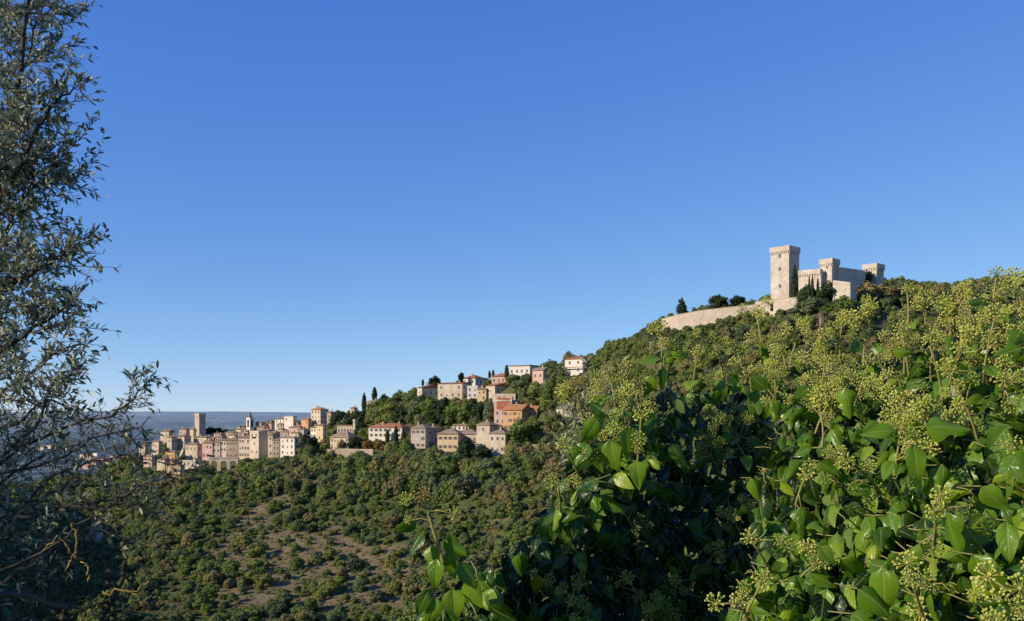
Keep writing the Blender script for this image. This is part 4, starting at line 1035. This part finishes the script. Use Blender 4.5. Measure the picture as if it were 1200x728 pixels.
def shoot(p, d, L, n_um, r=.0145, nleaf=3, thick=.0026):
    """flowering shoot: stalk, side stalks ending in flower heads, leaves below"""
    d = norm(d); bend = rnd(.12); pts = [p+d*L*k/4+bend*L*(k/4)**2 for k in range(5)]
    stalks.tube([q-IL for q in pts], [thick, thick*.95, thick*.85, thick*.75, thick*.6], 5)
    end = pts[-1]; add_umbel(end+d*r*.6, d, r*random.uniform(.95, 1.2))
    for k in range(n_um):
        f = random.uniform(.5, .97); q = pts[0]*(1-f)+pts[-1]*f
        i = int(f*4); q = pts[i]*(1-(f*4-i))+pts[min(4, i+1)]*(f*4-i)
        sd = norm(d*.5+rnd(.75)); l = random.uniform(.018, .045); e = q+sd*l
        stalks.tube([q-IL, (q+e)/2+d*.004-IL, e-IL], [.0015, .0013, .0011], 4)
        add_umbel(e+sd*r*.5, sd, r*random.uniform(.55, 1.15))
    for k in range(nleaf):
        f = random.uniform(-.1, .5); q = p+d*L*f
        ax = norm(np.array([random.uniform(-1, 1), -.5, -.2])+rnd(.4)); pe = q+ax*random.uniform(.012, .03)
        stalks.tube([q-IL, pe-IL], [.0015, .0012], 4)
        add_leaf(pe, norm(ax+np.array([0, 0, -.35])), norm(OUT+rnd(.5)), random.uniform(.035, .058), min(.93, max(.1, random.gauss(.62, .17))))
# crest shoots
for k in range(66):
    px = random.uniform(665, 1300) if random.random() < .4 else random.uniform(850, 1300); t = abs(random.gauss(0, .13))
    shoot(ivy_pt(px, min(t, .5), random.uniform(-.02, .2)), np.array([random.uniform(-.3, .3), -.25, 1.0]), random.uniform(.05, .11), random.randint(2, 5), nleaf=2)
for k in range(20):
    px = random.uniform(950, 1300); t = random.uniform(.02, .35)
    shoot(ivy_pt(px, t, random.uniform(-.05, .12)), np.array([random.uniform(-.4, .3), -.35, 1.0]), random.uniform(.05, .12), random.randint(3, 6), nleaf=1)
# face shoots, mostly on the right half
for k in range(32):
    px = random.uniform(870, 1300); t = random.uniform(.2, .95)
    shoot(ivy_pt(px, t, random.uniform(-.05, .06)), np.array([random.uniform(-.7, .3), -.6, .8]), random.uniform(.05, .12), random.randint(2, 5), nleaf=2)
for k in range(24):
    px = random.uniform(650, 880); t = random.uniform(.12, .8)
    shoot(ivy_pt(px, t, random.uniform(-.03, .08)), np.array([random.uniform(-.7, .3), -.6, .8]), random.uniform(.05, .1), random.randint(1, 4), nleaf=2)
# tall single shoots that stand clear of the crest
for px, py, Y, L, n in [(1160, 325, 1.9, .15, 4), (985, 378, 2.3, .17, 5), (772, 388, 2.3, .17, 6), (892, 372, 2.5, .16, 4), (683, 448, 2.1, .12, 5), (722, 442, 2.2, .11, 4), (925, 382, 2.4, .14, 5), (1062, 352, 2.2, .12, 5), (1012, 372, 2.2, .16, 5), (1112, 352, 2.0, .14, 5), (1195, 345, 1.8, .14, 6), (848, 402, 2.4, .12, 5), (812, 418, 2.4, .12, 5)]:
    L *= .72; shoot(np.array(at(px, py+8+L*F/Y*.8, Y)), np.array([random.uniform(-.2, .2), -.1, 1]), L, n+1, nleaf=3, thick=.0026)
# the lone shoot at the lower left
p0 = np.array(at(520, 660, 1.62)); tip = np.array(at(497, 590, 1.6))
shoot(p0, tip-p0, float(np.linalg.norm(tip-p0)), 4, .0135, 0, .003)
for px, py, dx, dz, s, tone in [(497, 622, -.55, -.75, .06, .35), (488, 612, -.8, -.4, .05, .5), (505, 640, .15, -1, .06, .75), (512, 655, -.1, -1, .062, .65), (520, 632, .7, -.5, .06, .6), (530, 690, .1, -1, .07, .85), (512, 700, -.3, -1, .06, .7), (545, 680, .5, -.8, .065, .8), (503, 690, -.5, -1, .06, .4), (500, 722, -.1, -1, .05, .85), (537, 660, .6, -.8, .06, .55), (525, 645, .2, -1, .06, .6)]:
    p = np.array(at(px, py, 1.6+random.uniform(-.03, .05))); add_leaf(p, norm(np.array([dx, -.15, dz])), norm(np.array([-.3, -.8, .35])+rnd(.4)), s*.8, tone)
# large leaves seen close at right and at the left tip of the bush
for px, py, Y, dx, dz, s, tone in [(1085, 500, 1.45, .95, -.3, .088, .72), (1070, 520, 1.5, -.05, -1, .075, .7), (1105, 545, 1.5, -.1, -1, .065, .7), (1150, 570, 1.45, .5, -.8, .075, .75), (1110, 600, 1.42, .1, -1, .08, .68), (1180, 610, 1.4, -.2, -1, .085, .72), (1195, 520, 1.4, .3, -.9, .08, .7),
      (1035, 665, 1.4, -.05, -1, .075, .75), (985, 655, 1.5, .9, -.4, .06, .7), (1050, 505, 1.55, -.8, -.1, .07, .7), (1180, 500, 1.5, -.6, -.7, .08, .65), (1140, 650, 1.35, .3, -.9, .08, .75), (1005, 690, 1.4, .8, -.5, .07, .6), (1085, 690, 1.35, .2, -1, .075, .7), (960, 640, 1.5, .4, -.6, .05, .7),
      (700, 490, 2.0, -.5, -.9, .075, .75), (735, 500, 2.0, .2, -1, .08, .85), (715, 515, 2.0, .05, -1, .08, .8), (690, 520, 2.0, -.7, -.8, .07, .55), (745, 540, 1.95, .1, -1, .075, .82), (775, 420, 2.2, -.8, -.4, .07, .7), (765, 440, 2.2, -.4, -.9, .065, .75), (785, 520, 2.1, .6, -.7, .07, .75), (672, 520, 2.0, -.2, -1, .06, .6),
      (1045, 412, 2.0, .9, .2, .05, .85), (880, 560, 1.9, .3, -1, .06, .7), (905, 470, 2.1, .5, -.9, .06, .75), (990, 455, 1.9, .1, -1, .065, .8), (960, 540, 1.7, .7, -.5, .06, .7)]:
    p = np.array(at(px, py, Y)); add_leaf(p, norm(np.array([dx, -.2, dz])+rnd(.12)), norm(np.array([-.35, -.8, .4])+rnd(.3)), s*random.uniform(.66, .92), tone-.05)
    stalks.tube([p-IL, p-IL+np.array([-dx*.012, .07, -.004])], [.0010, .0012], 5)
# woody stems inside the bush
for k in range(30):
    px = random.uniform(880, 1350); a = ivy_pt(px, random.uniform(.0, .35), random.uniform(.05, .3)); c = ivy_pt(px+random.uniform(-10, 120), random.uniform(.6, 1.0), random.uniform(.05, .35))
    mid_ = (a+c)/2+rnd(.04); c[1] += .12; k1 = (c+mid_)/2+rnd(.02); k2 = (a+mid_)/2+rnd(.02); ct = [c, k1, mid_, k2, a]; sm = []
    for w_ in np.linspace(0, 1, 13):      # smooth curve through the five points
        b_ = [(1-w_)**4, 4*w_*(1-w_)**3, 6*w_**2*(1-w_)**2, 4*w_**3*(1-w_), w_**4]; sm.append(sum(b_[i]*ct[i] for i in range(5))+rnd(.0015)-IL)
    woods.tube(sm, [.0055-.0035*i/12 for i in range(13)], 6)
for k in range(9):     # rooted stems down to the soil
    px = random.uniform(920, 1350); c = ivy_pt(px, .9, .3); gz = ground_z(c[0], c[1])
    woods.tube([np.array([c[0]+random.uniform(-.1, .1), c[1]+.1, gz-.05])-IL, np.array([c[0], c[1]+.05, (gz+c[2])/2])+rnd(.04)-IL, c-IL], [.016, .012, .007], 7)
# leaves down to the soil so that the bush has a body below the picture
for _ in range(900):
    px = random.uniform(520, 1420); c = ivy_pt(px, 1, random.uniform(0, .5)); gz = ground_z(c[0], c[1]); z = random.uniform(gz, c[2])
    add_leaf(np.array([c[0], c[1]+random.uniform(-.05, .1), z]), norm(np.array([random.uniform(-.7, .7), -.35, -.75])+rnd(.35)), norm(OUT+rnd(.45)), random.uniform(.05, .08), random.uniform(.2, .8))
VV, QQ, UU, TT, bs = [], [], [], [], 0
for (tV, tQ, tU), L in zip(LT, leaves):
    p = np.array([l[0] for l in L]); ax = np.array([l[1] for l in L]); nr = np.array([l[2] for l in L]); s = np.array([l[3] for l in L])
    nr = norm(nr-ax*np.sum(nr*ax, 1, keepdims=True)); x = np.cross(ax, nr)
    V, Q = scatter(tV, tQ, basis(x, ax, nr, s), p-IL)
    VV.append(V); QQ.append(Q+bs); bs += len(V); UU.append(np.tile(tU, (len(L), 1))); TT.append(np.repeat([l[4] for l in L], len(tV)))
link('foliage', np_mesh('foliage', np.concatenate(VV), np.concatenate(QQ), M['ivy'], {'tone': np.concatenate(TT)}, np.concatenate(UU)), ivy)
stalks.build('flower_stalk', M['stalk'], ivy, smooth=True); woods.build('stem', M['wood'], ivy, smooth=True)
def seen_size(u):
    p, d, r = u; px = 600+p[0]/p[1]*F; py = HY-p[2]/p[1]*F
    return (r/p[1]) if (0 < px < 1200 and 0 < py < 728) else 0
umbels.sort(key=lambda u: -seen_size(u)); restu = []
pri = [u for u in umbels if seen_size(u) > 0]
for n_, u in enumerate(umbels):
    p, d, r = u
    z = norm(np.array(d)); x = norm(np.cross([.1, .9, .3], z)); y = np.cross(z, x); B = np.stack([x, y, z], 1)
    if n_ < 99:
        o = link('flower_head', UM[n_ % 4], ivy); o.matrix_local = Matrix.Translation(p-IL) @ Matrix(B.tolist()).to_4x4() @ Matrix.Scale(r, 4)
    else: restu.append((n_ % 4, B*r, p-IL))
parts = []; tint_ = []
for i in range(4):
    L = [u for u in restu if u[0] == i]; tint_.append(np.repeat(rng.random(len(L)), len(UT[i][0]))); parts.append(scatter(UT[i][0], UT[i][1], np.array([u[1] for u in L]), np.array([u[2] for u in L])))
V, Q = join(parts); tag(link('flower_heads', np_mesh('flower_heads', V, Q, M['bud'], {'tint': np.concatenate(tint_)}), ivy), kind='stuff')
print('ivy leaves', sum(map(len, leaves)), 'umbels', len(umbels))

# ------------------------------------------------------------------ olive foliage
def mat_olive():
    m, nt = new_mat('olive leaf')
    tone = N(nt, 'ShaderNodeAttribute', attribute_name='tone').outputs['Fac']
    top = ramp(nt, [(0, (.060, .080, .034)), (.5, (.155, .18, .085)), (1, (.36, .37, .21))], tone)
    und = ramp(nt, [(0, (.29, .32, .22)), (1, (.54, .54, .41))], tone)
    geo = N(nt, 'ShaderNodeNewGeometry').outputs['Backfacing']
    c = mix(nt, geo, top, und)
    p = N(nt, 'ShaderNodeBsdfPrincipled'); nt.links.new(c, p.inputs['Base Color']); p.inputs['Roughness'].default_value = .45; p.inputs['Specular IOR Level'].default_value = .3
    tl = N(nt, 'ShaderNodeBsdfTranslucent'); nt.links.new(c, tl.inputs[0]); mx = N(nt, 'ShaderNodeMixShader'); mx.inputs[0].default_value = .12
    nt.links.new(p.outputs[0], mx.inputs[1]); nt.links.new(tl.outputs[0], mx.inputs[2]); nt.links.new(mx.outputs[0], N(nt, 'ShaderNodeOutputMaterial').inputs[0])
    return m
M['olive'] = mat_olive()
OV = np.array([(0, 0, 0), (-.11, .3, .02), (0, .33, -.02), (.11, .3, .02), (-.11, .68, -.02), (0, .7, -.06), (.11, .68, -.02), (0, 1, -.14)], float)
OQ = np.array([(0, 2, 1, 0), (0, 3, 2, 0), (1, 2, 5, 4), (2, 3, 6, 5), (4, 5, 7, 4), (5, 6, 7, 5)])
OQ = np.array([(1, 2, 5, 4), (2, 3, 6, 5)])
OV = np.array([(-.02, 0, 0), (0, 0, -.005), (.02, 0, 0), (-.16, .35, .025), (0, .35, -.01), (.16, .35, .025), (-.145, .7, -.015), (0, .7, -.05), (.145, .7, -.015), (-.01, 1, -.13), (0, 1, -.135), (.01, 1, -.13)], float)
OQ = np.array([(j*3+i, j*3+i+1, j*3+i+4, j*3+i+3) for j in range(3) for i in range(2)])
class Olive:
    def __init__(s, name, label, cat, loc):
        s.root = link(name, None, None, loc); tag(s.root, label, cat); s.o = np.array(loc, float); s.leaf = []; s.tw = MB(); s.limbs = []; s.nb = (-.2, -.2, .6)
    def limb(s, pts, r0, r1, name='branch', mat='twig', n=7):
        P_ = [np.array(at(*p)) for p in pts]; Q_ = []
        for k in range(len(P_)-1):      # rounded polyline with small kinks
            a, b_ = P_[k], P_[k+1]; pa = P_[k-1] if k else a; pb = P_[k+2] if k+2 < len(P_) else b_
            for t in (0, .25, .5, .75):
                Q_.append(.5*((2*a)+(-pa+b_)*t+(2*pa-5*a+4*b_-pb)*t*t+(-pa+3*a-3*b_+pb)*t**3)+rnd(.006))
        Q_.append(P_[-1]); m = MB(); N_ = len(Q_)
        m.tube([q-s.o for q in Q_], [r0+(r1-r0)*k/(N_-1) for k in range(N_)], n); m.build(name, M[mat], s.root, smooth=True)
        s.limbs.append(Q_); return Q_
    def twig(s, p, d, L, leafy, r=.004, ls=.055, sub=True):
        d = norm(d); bend = rnd(.25)+np.array([0, 0, -.1]); n = 6; pts = [p+d*L*k/n+bend*L*(k/n)**2*.6 for k in range(n+1)]
        s.tw.tube([q-s.o for q in pts], [r*(1-.75*k/n) for k in range(n+1)], 4)
        m = int(L/.022*leafy)
        for k in range(m):
            f = random.uniform(.12, 1.02); i = min(n-1, int(f*n)); q = pts[i]+(pts[i+1]-pts[i])*(f*n-i); td = norm(pts[i+1]-pts[i])
            sd = norm(np.cross(td, rnd(1))); ax = norm(td*random.uniform(.5, 1.2)+sd+np.array([0, 0, .1]))
            s.leaf.append((q, ax, norm(np.array(s.nb)+rnd(.5)), ls*random.uniform(.65, 1.15), random.random()))
        if sub:
            for k in range(random.randint(2, 4)):
                f = random.uniform(.25, .9); i = min(n-1, int(f*n)); s.twig(pts[i], norm(d+rnd(.55)), L*random.uniform(.35, .6), leafy, r*.6, ls, False)
    def done(s, mat='olive', wide=1.0):
        p = np.array([l[0] for l in s.leaf]); ax = np.array([l[1] for l in s.leaf]); nr = np.array([l[2] for l in s.leaf]); sz = np.array([l[3] for l in s.leaf])
        nr = norm(nr-ax*np.sum(nr*ax, 1, keepdims=True)); x = np.cross(ax, nr)
        V, Q = scatter(OV*np.array([wide, 1, 1]), OQ, basis(x, ax, nr, sz), p-s.o)
        link('foliage', np_mesh('foliage', V, Q, M[mat], {'tone': np.repeat([l[4] for l in s.leaf], len(OV))}), s.root)
        tag(s.tw.build('twigs', M['twig'], s.root, smooth=True), kind='stuff')
gz = ground_z(-3.6, 5.6)
ol = Olive('olive_tree', 'tall olive tree with silvery leaves reaching in from the left edge', 'olive tree', (-3.75, 5.6, gz))
m = MB(); m.tube([(0, 0, -.2), (.03, .02, .6), (-.02, 0, 1.3), (.05, 0, 2.0)], [.2, .16, .14, .10], 9); m.build('trunk', M['twig'], ol.root, smooth=True)
A = (600+(-3.7)/5.6*F, HY-(gz+1.9)/5.6*F, 5.6)
up = [ol.limb([A, (-90, 560, 5.6), (-45, 400, 5.5), (-8, 250, 5.4), (18, 110, 5.4), (34, -10, 5.4), (42, -90, 5.4)], .026, .006),
      ol.limb([A, (-110, 480, 5.8), (-60, 250, 5.9), (-20, 60, 5.9), (0, -80, 5.9)], .03, .008),
      ol.limb([(-45, 400, 5.5), (-5, 350, 5.4), (40, 318, 5.3), (65, 305, 5.3), (85, 285, 5.3)], .02, .004),
      ol.limb([(-8, 250, 5.4), (30, 180, 5.3), (60, 125, 5.3), (85, 105, 5.3)], .016, .004),
      ol.limb([(-60, 470, 5.5), (-10, 420, 5.3), (40, 385, 5.2), (70, 368, 5.2), (92, 355, 5.2)], .018, .004),
      ol.limb([(-45, 400, 5.5), (-5, 300, 5.6), (25, 235, 5.6), (45, 215, 5.5), (65, 200, 5.5)], .016, .004),
      ol.limb([(-60, 250, 5.9), (-10, 170, 5.8), (30, 80, 5.7), (50, 0, 5.7)], .013, .004)]
low = [ol.limb([A, (-80, 640, 5.2), (-20, 560, 5.0), (40, 500, 4.9), (60, 455, 4.9), (88, 435, 4.9)], .016, .003),
       ol.limb([(-80, 640, 5.2), (0, 545, 5.0), (70, 505, 4.9), (130, 485, 4.8), (158, 466, 4.8), (176, 446, 4.8)], .011, .002),
       ol.limb([A, (-60, 640, 5.0), (0, 617, 4.7), (75, 594, 4.6), (135, 586, 4.6), (185, 560, 4.6), (228, 555, 4.6)], .014, .002),
       ol.limb([(75, 594, 4.6), (120, 596, 4.6), (150, 588, 4.6), (178, 606, 4.6)], .008, .003),
       ol.limb([(-20, 560, 5.0), (60, 540, 4.8), (110, 515, 4.8), (165, 500, 4.8)], .008, .002),
       ol.limb([(0, 617, 4.7), (60, 560, 4.7), (100, 545, 4.7), (150, 535, 4.7), (205, 545, 4.7)], .007, .002),
       ol.limb([(-50, 500, 5.2), (10, 455, 5.0), (60, 420, 5.0), (95, 400, 5.0)], .009, .003)]
low += [ol.limb([(-80, 640, 5.2), (-30, 590, 4.9), (30, 545, 4.8), (90, 522, 4.8), (150, 540, 4.8)], .009, .002),
        ol.limb([(-70, 570, 5.0), (20, 588, 4.7), (90, 572, 4.7), (150, 566, 4.7), (196, 592, 4.7)], .009, .002),
        ol.limb([(-60, 760, 4.8), (0, 690, 4.6), (50, 640, 4.6), (110, 622, 4.6), (150, 636, 4.6)], .010, .002),
        ol.limb([(-60, 520, 5.2), (10, 500, 5.0), (60, 470, 5.0), (120, 500, 4.9), (160, 522, 4.9)], .009, .002)]
thin = [ol.limb([(-70, 690, 4.6), (0, 668, 4.4), (60, 640, 4.4), (110, 600, 4.4)], .012, .003)]
for Q_ in up:
    for q in Q_:
        px = 600+q[0]/q[1]*F; py = HY-q[2]/q[1]*F
        if not (-160 < px < 125 and -130 < py < 480): continue
        for k in range(5 if px < 45 else 3):
            d = np.array([random.uniform(-.8, .9), random.uniform(-.7, .7), random.uniform(-.1, 1)])
            ol.twig(q, d, random.uniform(.18, .38)*(1 if px < 55 else .45), random.uniform(1.05, 1.75), .0033, .046)
for Q_ in low:
    for i, q in enumerate(Q_):
        px = 600+q[0]/q[1]*F; py = HY-q[2]/q[1]*F
        if px < -60 or px > 240: continue
        for k in range(4 if py < 500 or px > 60 else 3):
            d = np.array([random.uniform(-.3, 1), random.uniform(-.6, .6), random.uniform(-.5, .9)])
            ol.twig(q, d, random.uniform(.1, .3)*(1 if px < 60 else .4), random.uniform(.9, 1.6)*(1 if px < 70 else .6) if py < 490 else random.uniform(.15, .75), .0022, .042)
for pts in ([(117, 697), (138, 692), (157.6, 695), (166, 688), (175, 681)], [(157.6, 695), (166, 703), (172, 714)], [(83, 613.5), (89.5, 633), (88.5, 649), (80, 663), (79, 682)], [(70, 629), (76, 636), (81, 646), (88.5, 649)],
            [(90, 650), (99.7, 659), (102, 668), (103, 682)], [(24, 668), (46, 648), (58, 640), (70, 629)], [(80, 716), (96, 713), (117, 697)]):
    ol.limb([(*p, 4.4) for p in pts], .0055, .0035, 'lichen_branch', 'lichen', 6)
ol.limb([(-60, 705, 4.4), (0, 697, 4.4), (40, 700, 4.4), (80, 716, 4.4)], .014, .008)
ol.limb([(175, 681, 4.4), (182, 676, 4.4), (194, 671, 4.4)], .005, .002)
ol.done(wide=.92)

# dark shaded shrub below the olive
sh = Olive('shaded_shrub', 'dark leafy shrub in deep shade under the olive tree at lower left', 'shrub', (-2.9, 6.0, ground_z(-2.9, 6.0)))
sh.limb([(600+(-2.9)/6*F, HY-ground_z(-2.9, 6)/6*F, 6.0), (30, 800, 6.0), (60, 700, 6.0), (90, 640, 6.0)], .03, .004, 'stem')
sh.limb([(20, 840, 6.0), (0, 740, 6.0), (10, 660, 6.0)], .02, .004, 'stem')
sh.limb([(40, 840, 6.0), (110, 740, 5.9), (140, 690, 5.9), (150, 650, 5.9)], .02, .004, 'stem')
for _ in range(420):
    px = random.uniform(-60, 165); py = random.uniform(640, 860)
    if py < np.interp(px, [-60, 20, 90, 120, 165], [690, 640, 615, 640, 700]): continue
    ls = .05
    sh.twig(np.array(at(px, py, random.uniform(5.6, 6.6))), np.array([random.uniform(-.6, .6), random.uniform(-.6, .6), random.uniform(.1, 1)]), random.uniform(.15, .3), random.uniform(.5, .9), .003, ls, False)
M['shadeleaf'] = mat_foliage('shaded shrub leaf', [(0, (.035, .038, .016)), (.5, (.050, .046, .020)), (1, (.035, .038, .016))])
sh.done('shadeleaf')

# young olive shoots standing between the ivy and the slope
yo = Olive('young_olive', 'young olive with narrow pale leaves behind the left side of the ivy', 'olive tree', (.42, 4.0, ground_z(.42, 4.0)))
yo.nb = (-1.3, -.9, .4); g0 = ground_z(.42, 4.0)
yo.limb([(600+.42/4*F, HY-g0/4*F, 4.0), (715, 700, 4.0), (700, 600, 4.0), (690, 560, 4.0)], .03, .005, 'trunk')
yo.limb([(715, 700, 4.0), (730, 560, 4.0), (728, 480, 3.9), (725, 420, 3.9)], .012, .003)
yo.limb([(700, 600, 4.0), (675, 570, 3.9), (655, 555, 3.9)], .008, .003)
for _ in range(60):
    px = random.uniform(650, 715); py = random.uniform(540, 640)
    yo.twig(np.array(at(px, py, random.uniform(3.7, 4.2))), np.array([random.uniform(-.3, .5), random.uniform(-.4, .2), 1]), random.uniform(.14, .24), 1.9, .0025, .042, False)
for _ in range(16):
    px = random.uniform(668, 735); py = random.uniform(470, 520)
    yo.twig(np.array(at(px, py, 3.9)), np.array([random.uniform(-.35, .25), -.1, 1]), random.uniform(.12, .2), 1.7, .0025, .042, False)
for px, py in ((768, 402), (764, 396)):
    yo.twig(np.array(at(px, py+30, 3.2)), np.array([.1, 0, 1]), .11, 1.2, .0025, .036, False)
yo.done(wide=.72)
# bare grey stick left of the ivy flowers
b = MB(); b.tube([at(640, 482, 3.4), at(655, 465, 3.4), at(667, 453, 3.4), at(671, 444, 3.4), at(700, 428, 3.4)], [.002, .0034, .003, .0025, .0015], 6)
tag(b.build('dry_stick', M['twig'], yo.root, tuple(-Vector(yo.root.location)), smooth=True))

# unseen tree left and behind the view, crown shaped to shade ivy and olive
E1 = np.array([math.cos(SUN_A), -math.sin(SUN_A), 0]); E2 = np.cross(sunv, E1); E2 = E2 if E2[2] > 0 else -E2
def shade_spot(e1, e2, t): return E1*e1+E2*e2+sunv*t
cx, cy = -5.6, 2.4; g0 = ground_z(cx, cy) if cx/cy > -4 else -2.2
shade_tree = link('unseen_shade_tree', None, None, (cx, cy, g0)); tag(shade_tree, 'unseen evergreen tree beyond the left edge and behind the camera, added for its shade', 'tree')
pts = []
SH = []
LITP = [(-1.5, .03), (-1.42, -.05), (-1.75, .42), (-1.72, .32), (-1.85, .55), (-1.97, .63), (-1.5, .1)]
tries = 0
while len(SH) < 90 and tries < 4000:
    tries += 1; px, t = random.uniform(560, 910), random.random(); py, Y = ivy_surf(px, t)
    if inside(px, py, DARK):
        q = ivy_pt(px, t, .05)
        if q@E1 > -1.6 or min(math.hypot(q@E1-a, q@E2-b) for a, b in LITP) < .2: continue
        SH.append((float(q@E1), float(q@E2), .085, random.uniform(4.4, 5.0)))
for e in np.arange(-7.6, -3.0, .55):
    for z in np.arange(-1.9, .0, .5):
        if math.hypot(e+4.75, z+.4) < .4: continue
        SH.append((e+random.uniform(-.2, .2), z+random.uniform(-.1, .1)-.15, .42, 5.2+random.uniform(-.5, .8)))
for q in ((-2.6, -2.4, 2.2), (-1.2, -2.9, 2.6), (.4, -3.1, 2.8), (1.9, -3.0, 2.4), (3.1, -2.4, 2.0), (-3.4, -1.6, 1.0), (-2.2, -2.8, .8), (-.6, -3.2, 1.2), (1.2, -3.3, 1.0), (2.7, -2.8, .8), (-1.8, -2.2, 3.6), (0, -2.6, 3.9), (1.8, -2.4, 3.6)):  # crown lobes added behind the camera to hold sky light off the ivy
    q = np.array(q); SH.append((float(q@E1), float(q@E2), .85, float(q@sunv)))
lp = []
for e1, e2, r, t in SH:
    c = shade_spot(e1, e2, t); k = int(520*(r/.3)**2) if .1 < r < .8 else (1500 if r > .8 else 70); d = norm(rng.normal(size=(k, 3)))*(rng.random((k, 1))**.4)*r
    lp.append(c+d)
lp = np.concatenate(lp); n_ = len(lp); ax = norm(rng.normal(size=(n_, 3))); nr = norm(np.cross(ax, rng.normal(size=(n_, 3)))); x = np.cross(ax, nr)
V, Q = scatter(LT[0][0][:, :], LT[0][1], basis(x, ax, nr, rng.uniform(.05, .085, n_)), lp-np.array([cx, cy, g0]))
link('crown', np_mesh('crown', V, Q, M['leafd'], {'tone': np.full(len(V), .5)}), shade_tree)
m = MB(); m.tube([(0, 0, -.3), (.1, .05, 1.2), (.05, -.1, 2.6), (.3, -.5, 4)], [.3, .24, .18, .1], 9); m.build('trunk', M['bark'], shade_tree, smooth=True)

# ------------------------------------------------------------------ light, sky, camera
w = bpy.data.worlds.new('World'); sc.world = w; w.use_nodes = True; nt = w.node_tree; nt.nodes.clear()
sky = N(nt, 'ShaderNodeTexSky'); sky.sky_type = 'NISHITA'; sky.sun_disc = False
sky.sun_elevation = SUN_E; sky.sun_rotation = math.atan2(SUN.x, SUN.y) % (2*math.pi)
sky.altitude = 200; sky.air_density = .7; sky.dust_density = 0; sky.ozone_density = 6.0
spc = N(nt, 'ShaderNodeSeparateColor'); nt.links.new(sky.outputs[0], spc.inputs[0]); cmb = N(nt, 'ShaderNodeCombineColor')
for ch, (g_, k_s) in enumerate(((1.2, 1.72), (.80, .81), (.36, .88))):     # clear autumn grading of the sky colour
    pw = math_(nt, 'POWER', math_(nt, 'MULTIPLY', spc.outputs[ch], .15), g_)
    if ch == 0: pw = math_(nt, 'DIVIDE', pw, math_(nt, 'ADD', pw, 1.2))
    nt.links.new(math_(nt, 'MULTIPLY', pw, k_s/.15), cmb.inputs[ch])
bg = N(nt, 'ShaderNodeBackground'); bg.inputs[1].default_value = .15
nt.links.new(cmb.outputs[0], bg.inputs[0]); nt.links.new(bg.outputs[0], N(nt, 'ShaderNodeOutputWorld').inputs[0])

sl = bpy.data.lights.new('sun', 'SUN'); sl.energy = 5.0; sl.angle = R(.53); sl.color = (1.0, .87, .68)
so = bpy.data.objects.new('sun', sl); col.objects.link(so); so.rotation_euler = SUN.to_track_quat('Z', 'Y').to_euler(); so.location = (-20, -10, 20)

cd = bpy.data.cameras.new('camera'); cam = bpy.data.objects.new('camera', cd); col.objects.link(cam)
cam.rotation_euler = (R(90), 0, 0); cd.sensor_width = 36; cd.lens = 36*F/1200; cd.shift_y = (HY-364)/1200
cd.clip_start = .05; cd.clip_end = 40000; sc.camera = cam
sc.view_settings.view_transform = 'Standard'; sc.view_settings.look = 'None'; sc.view_settings.exposure = 0
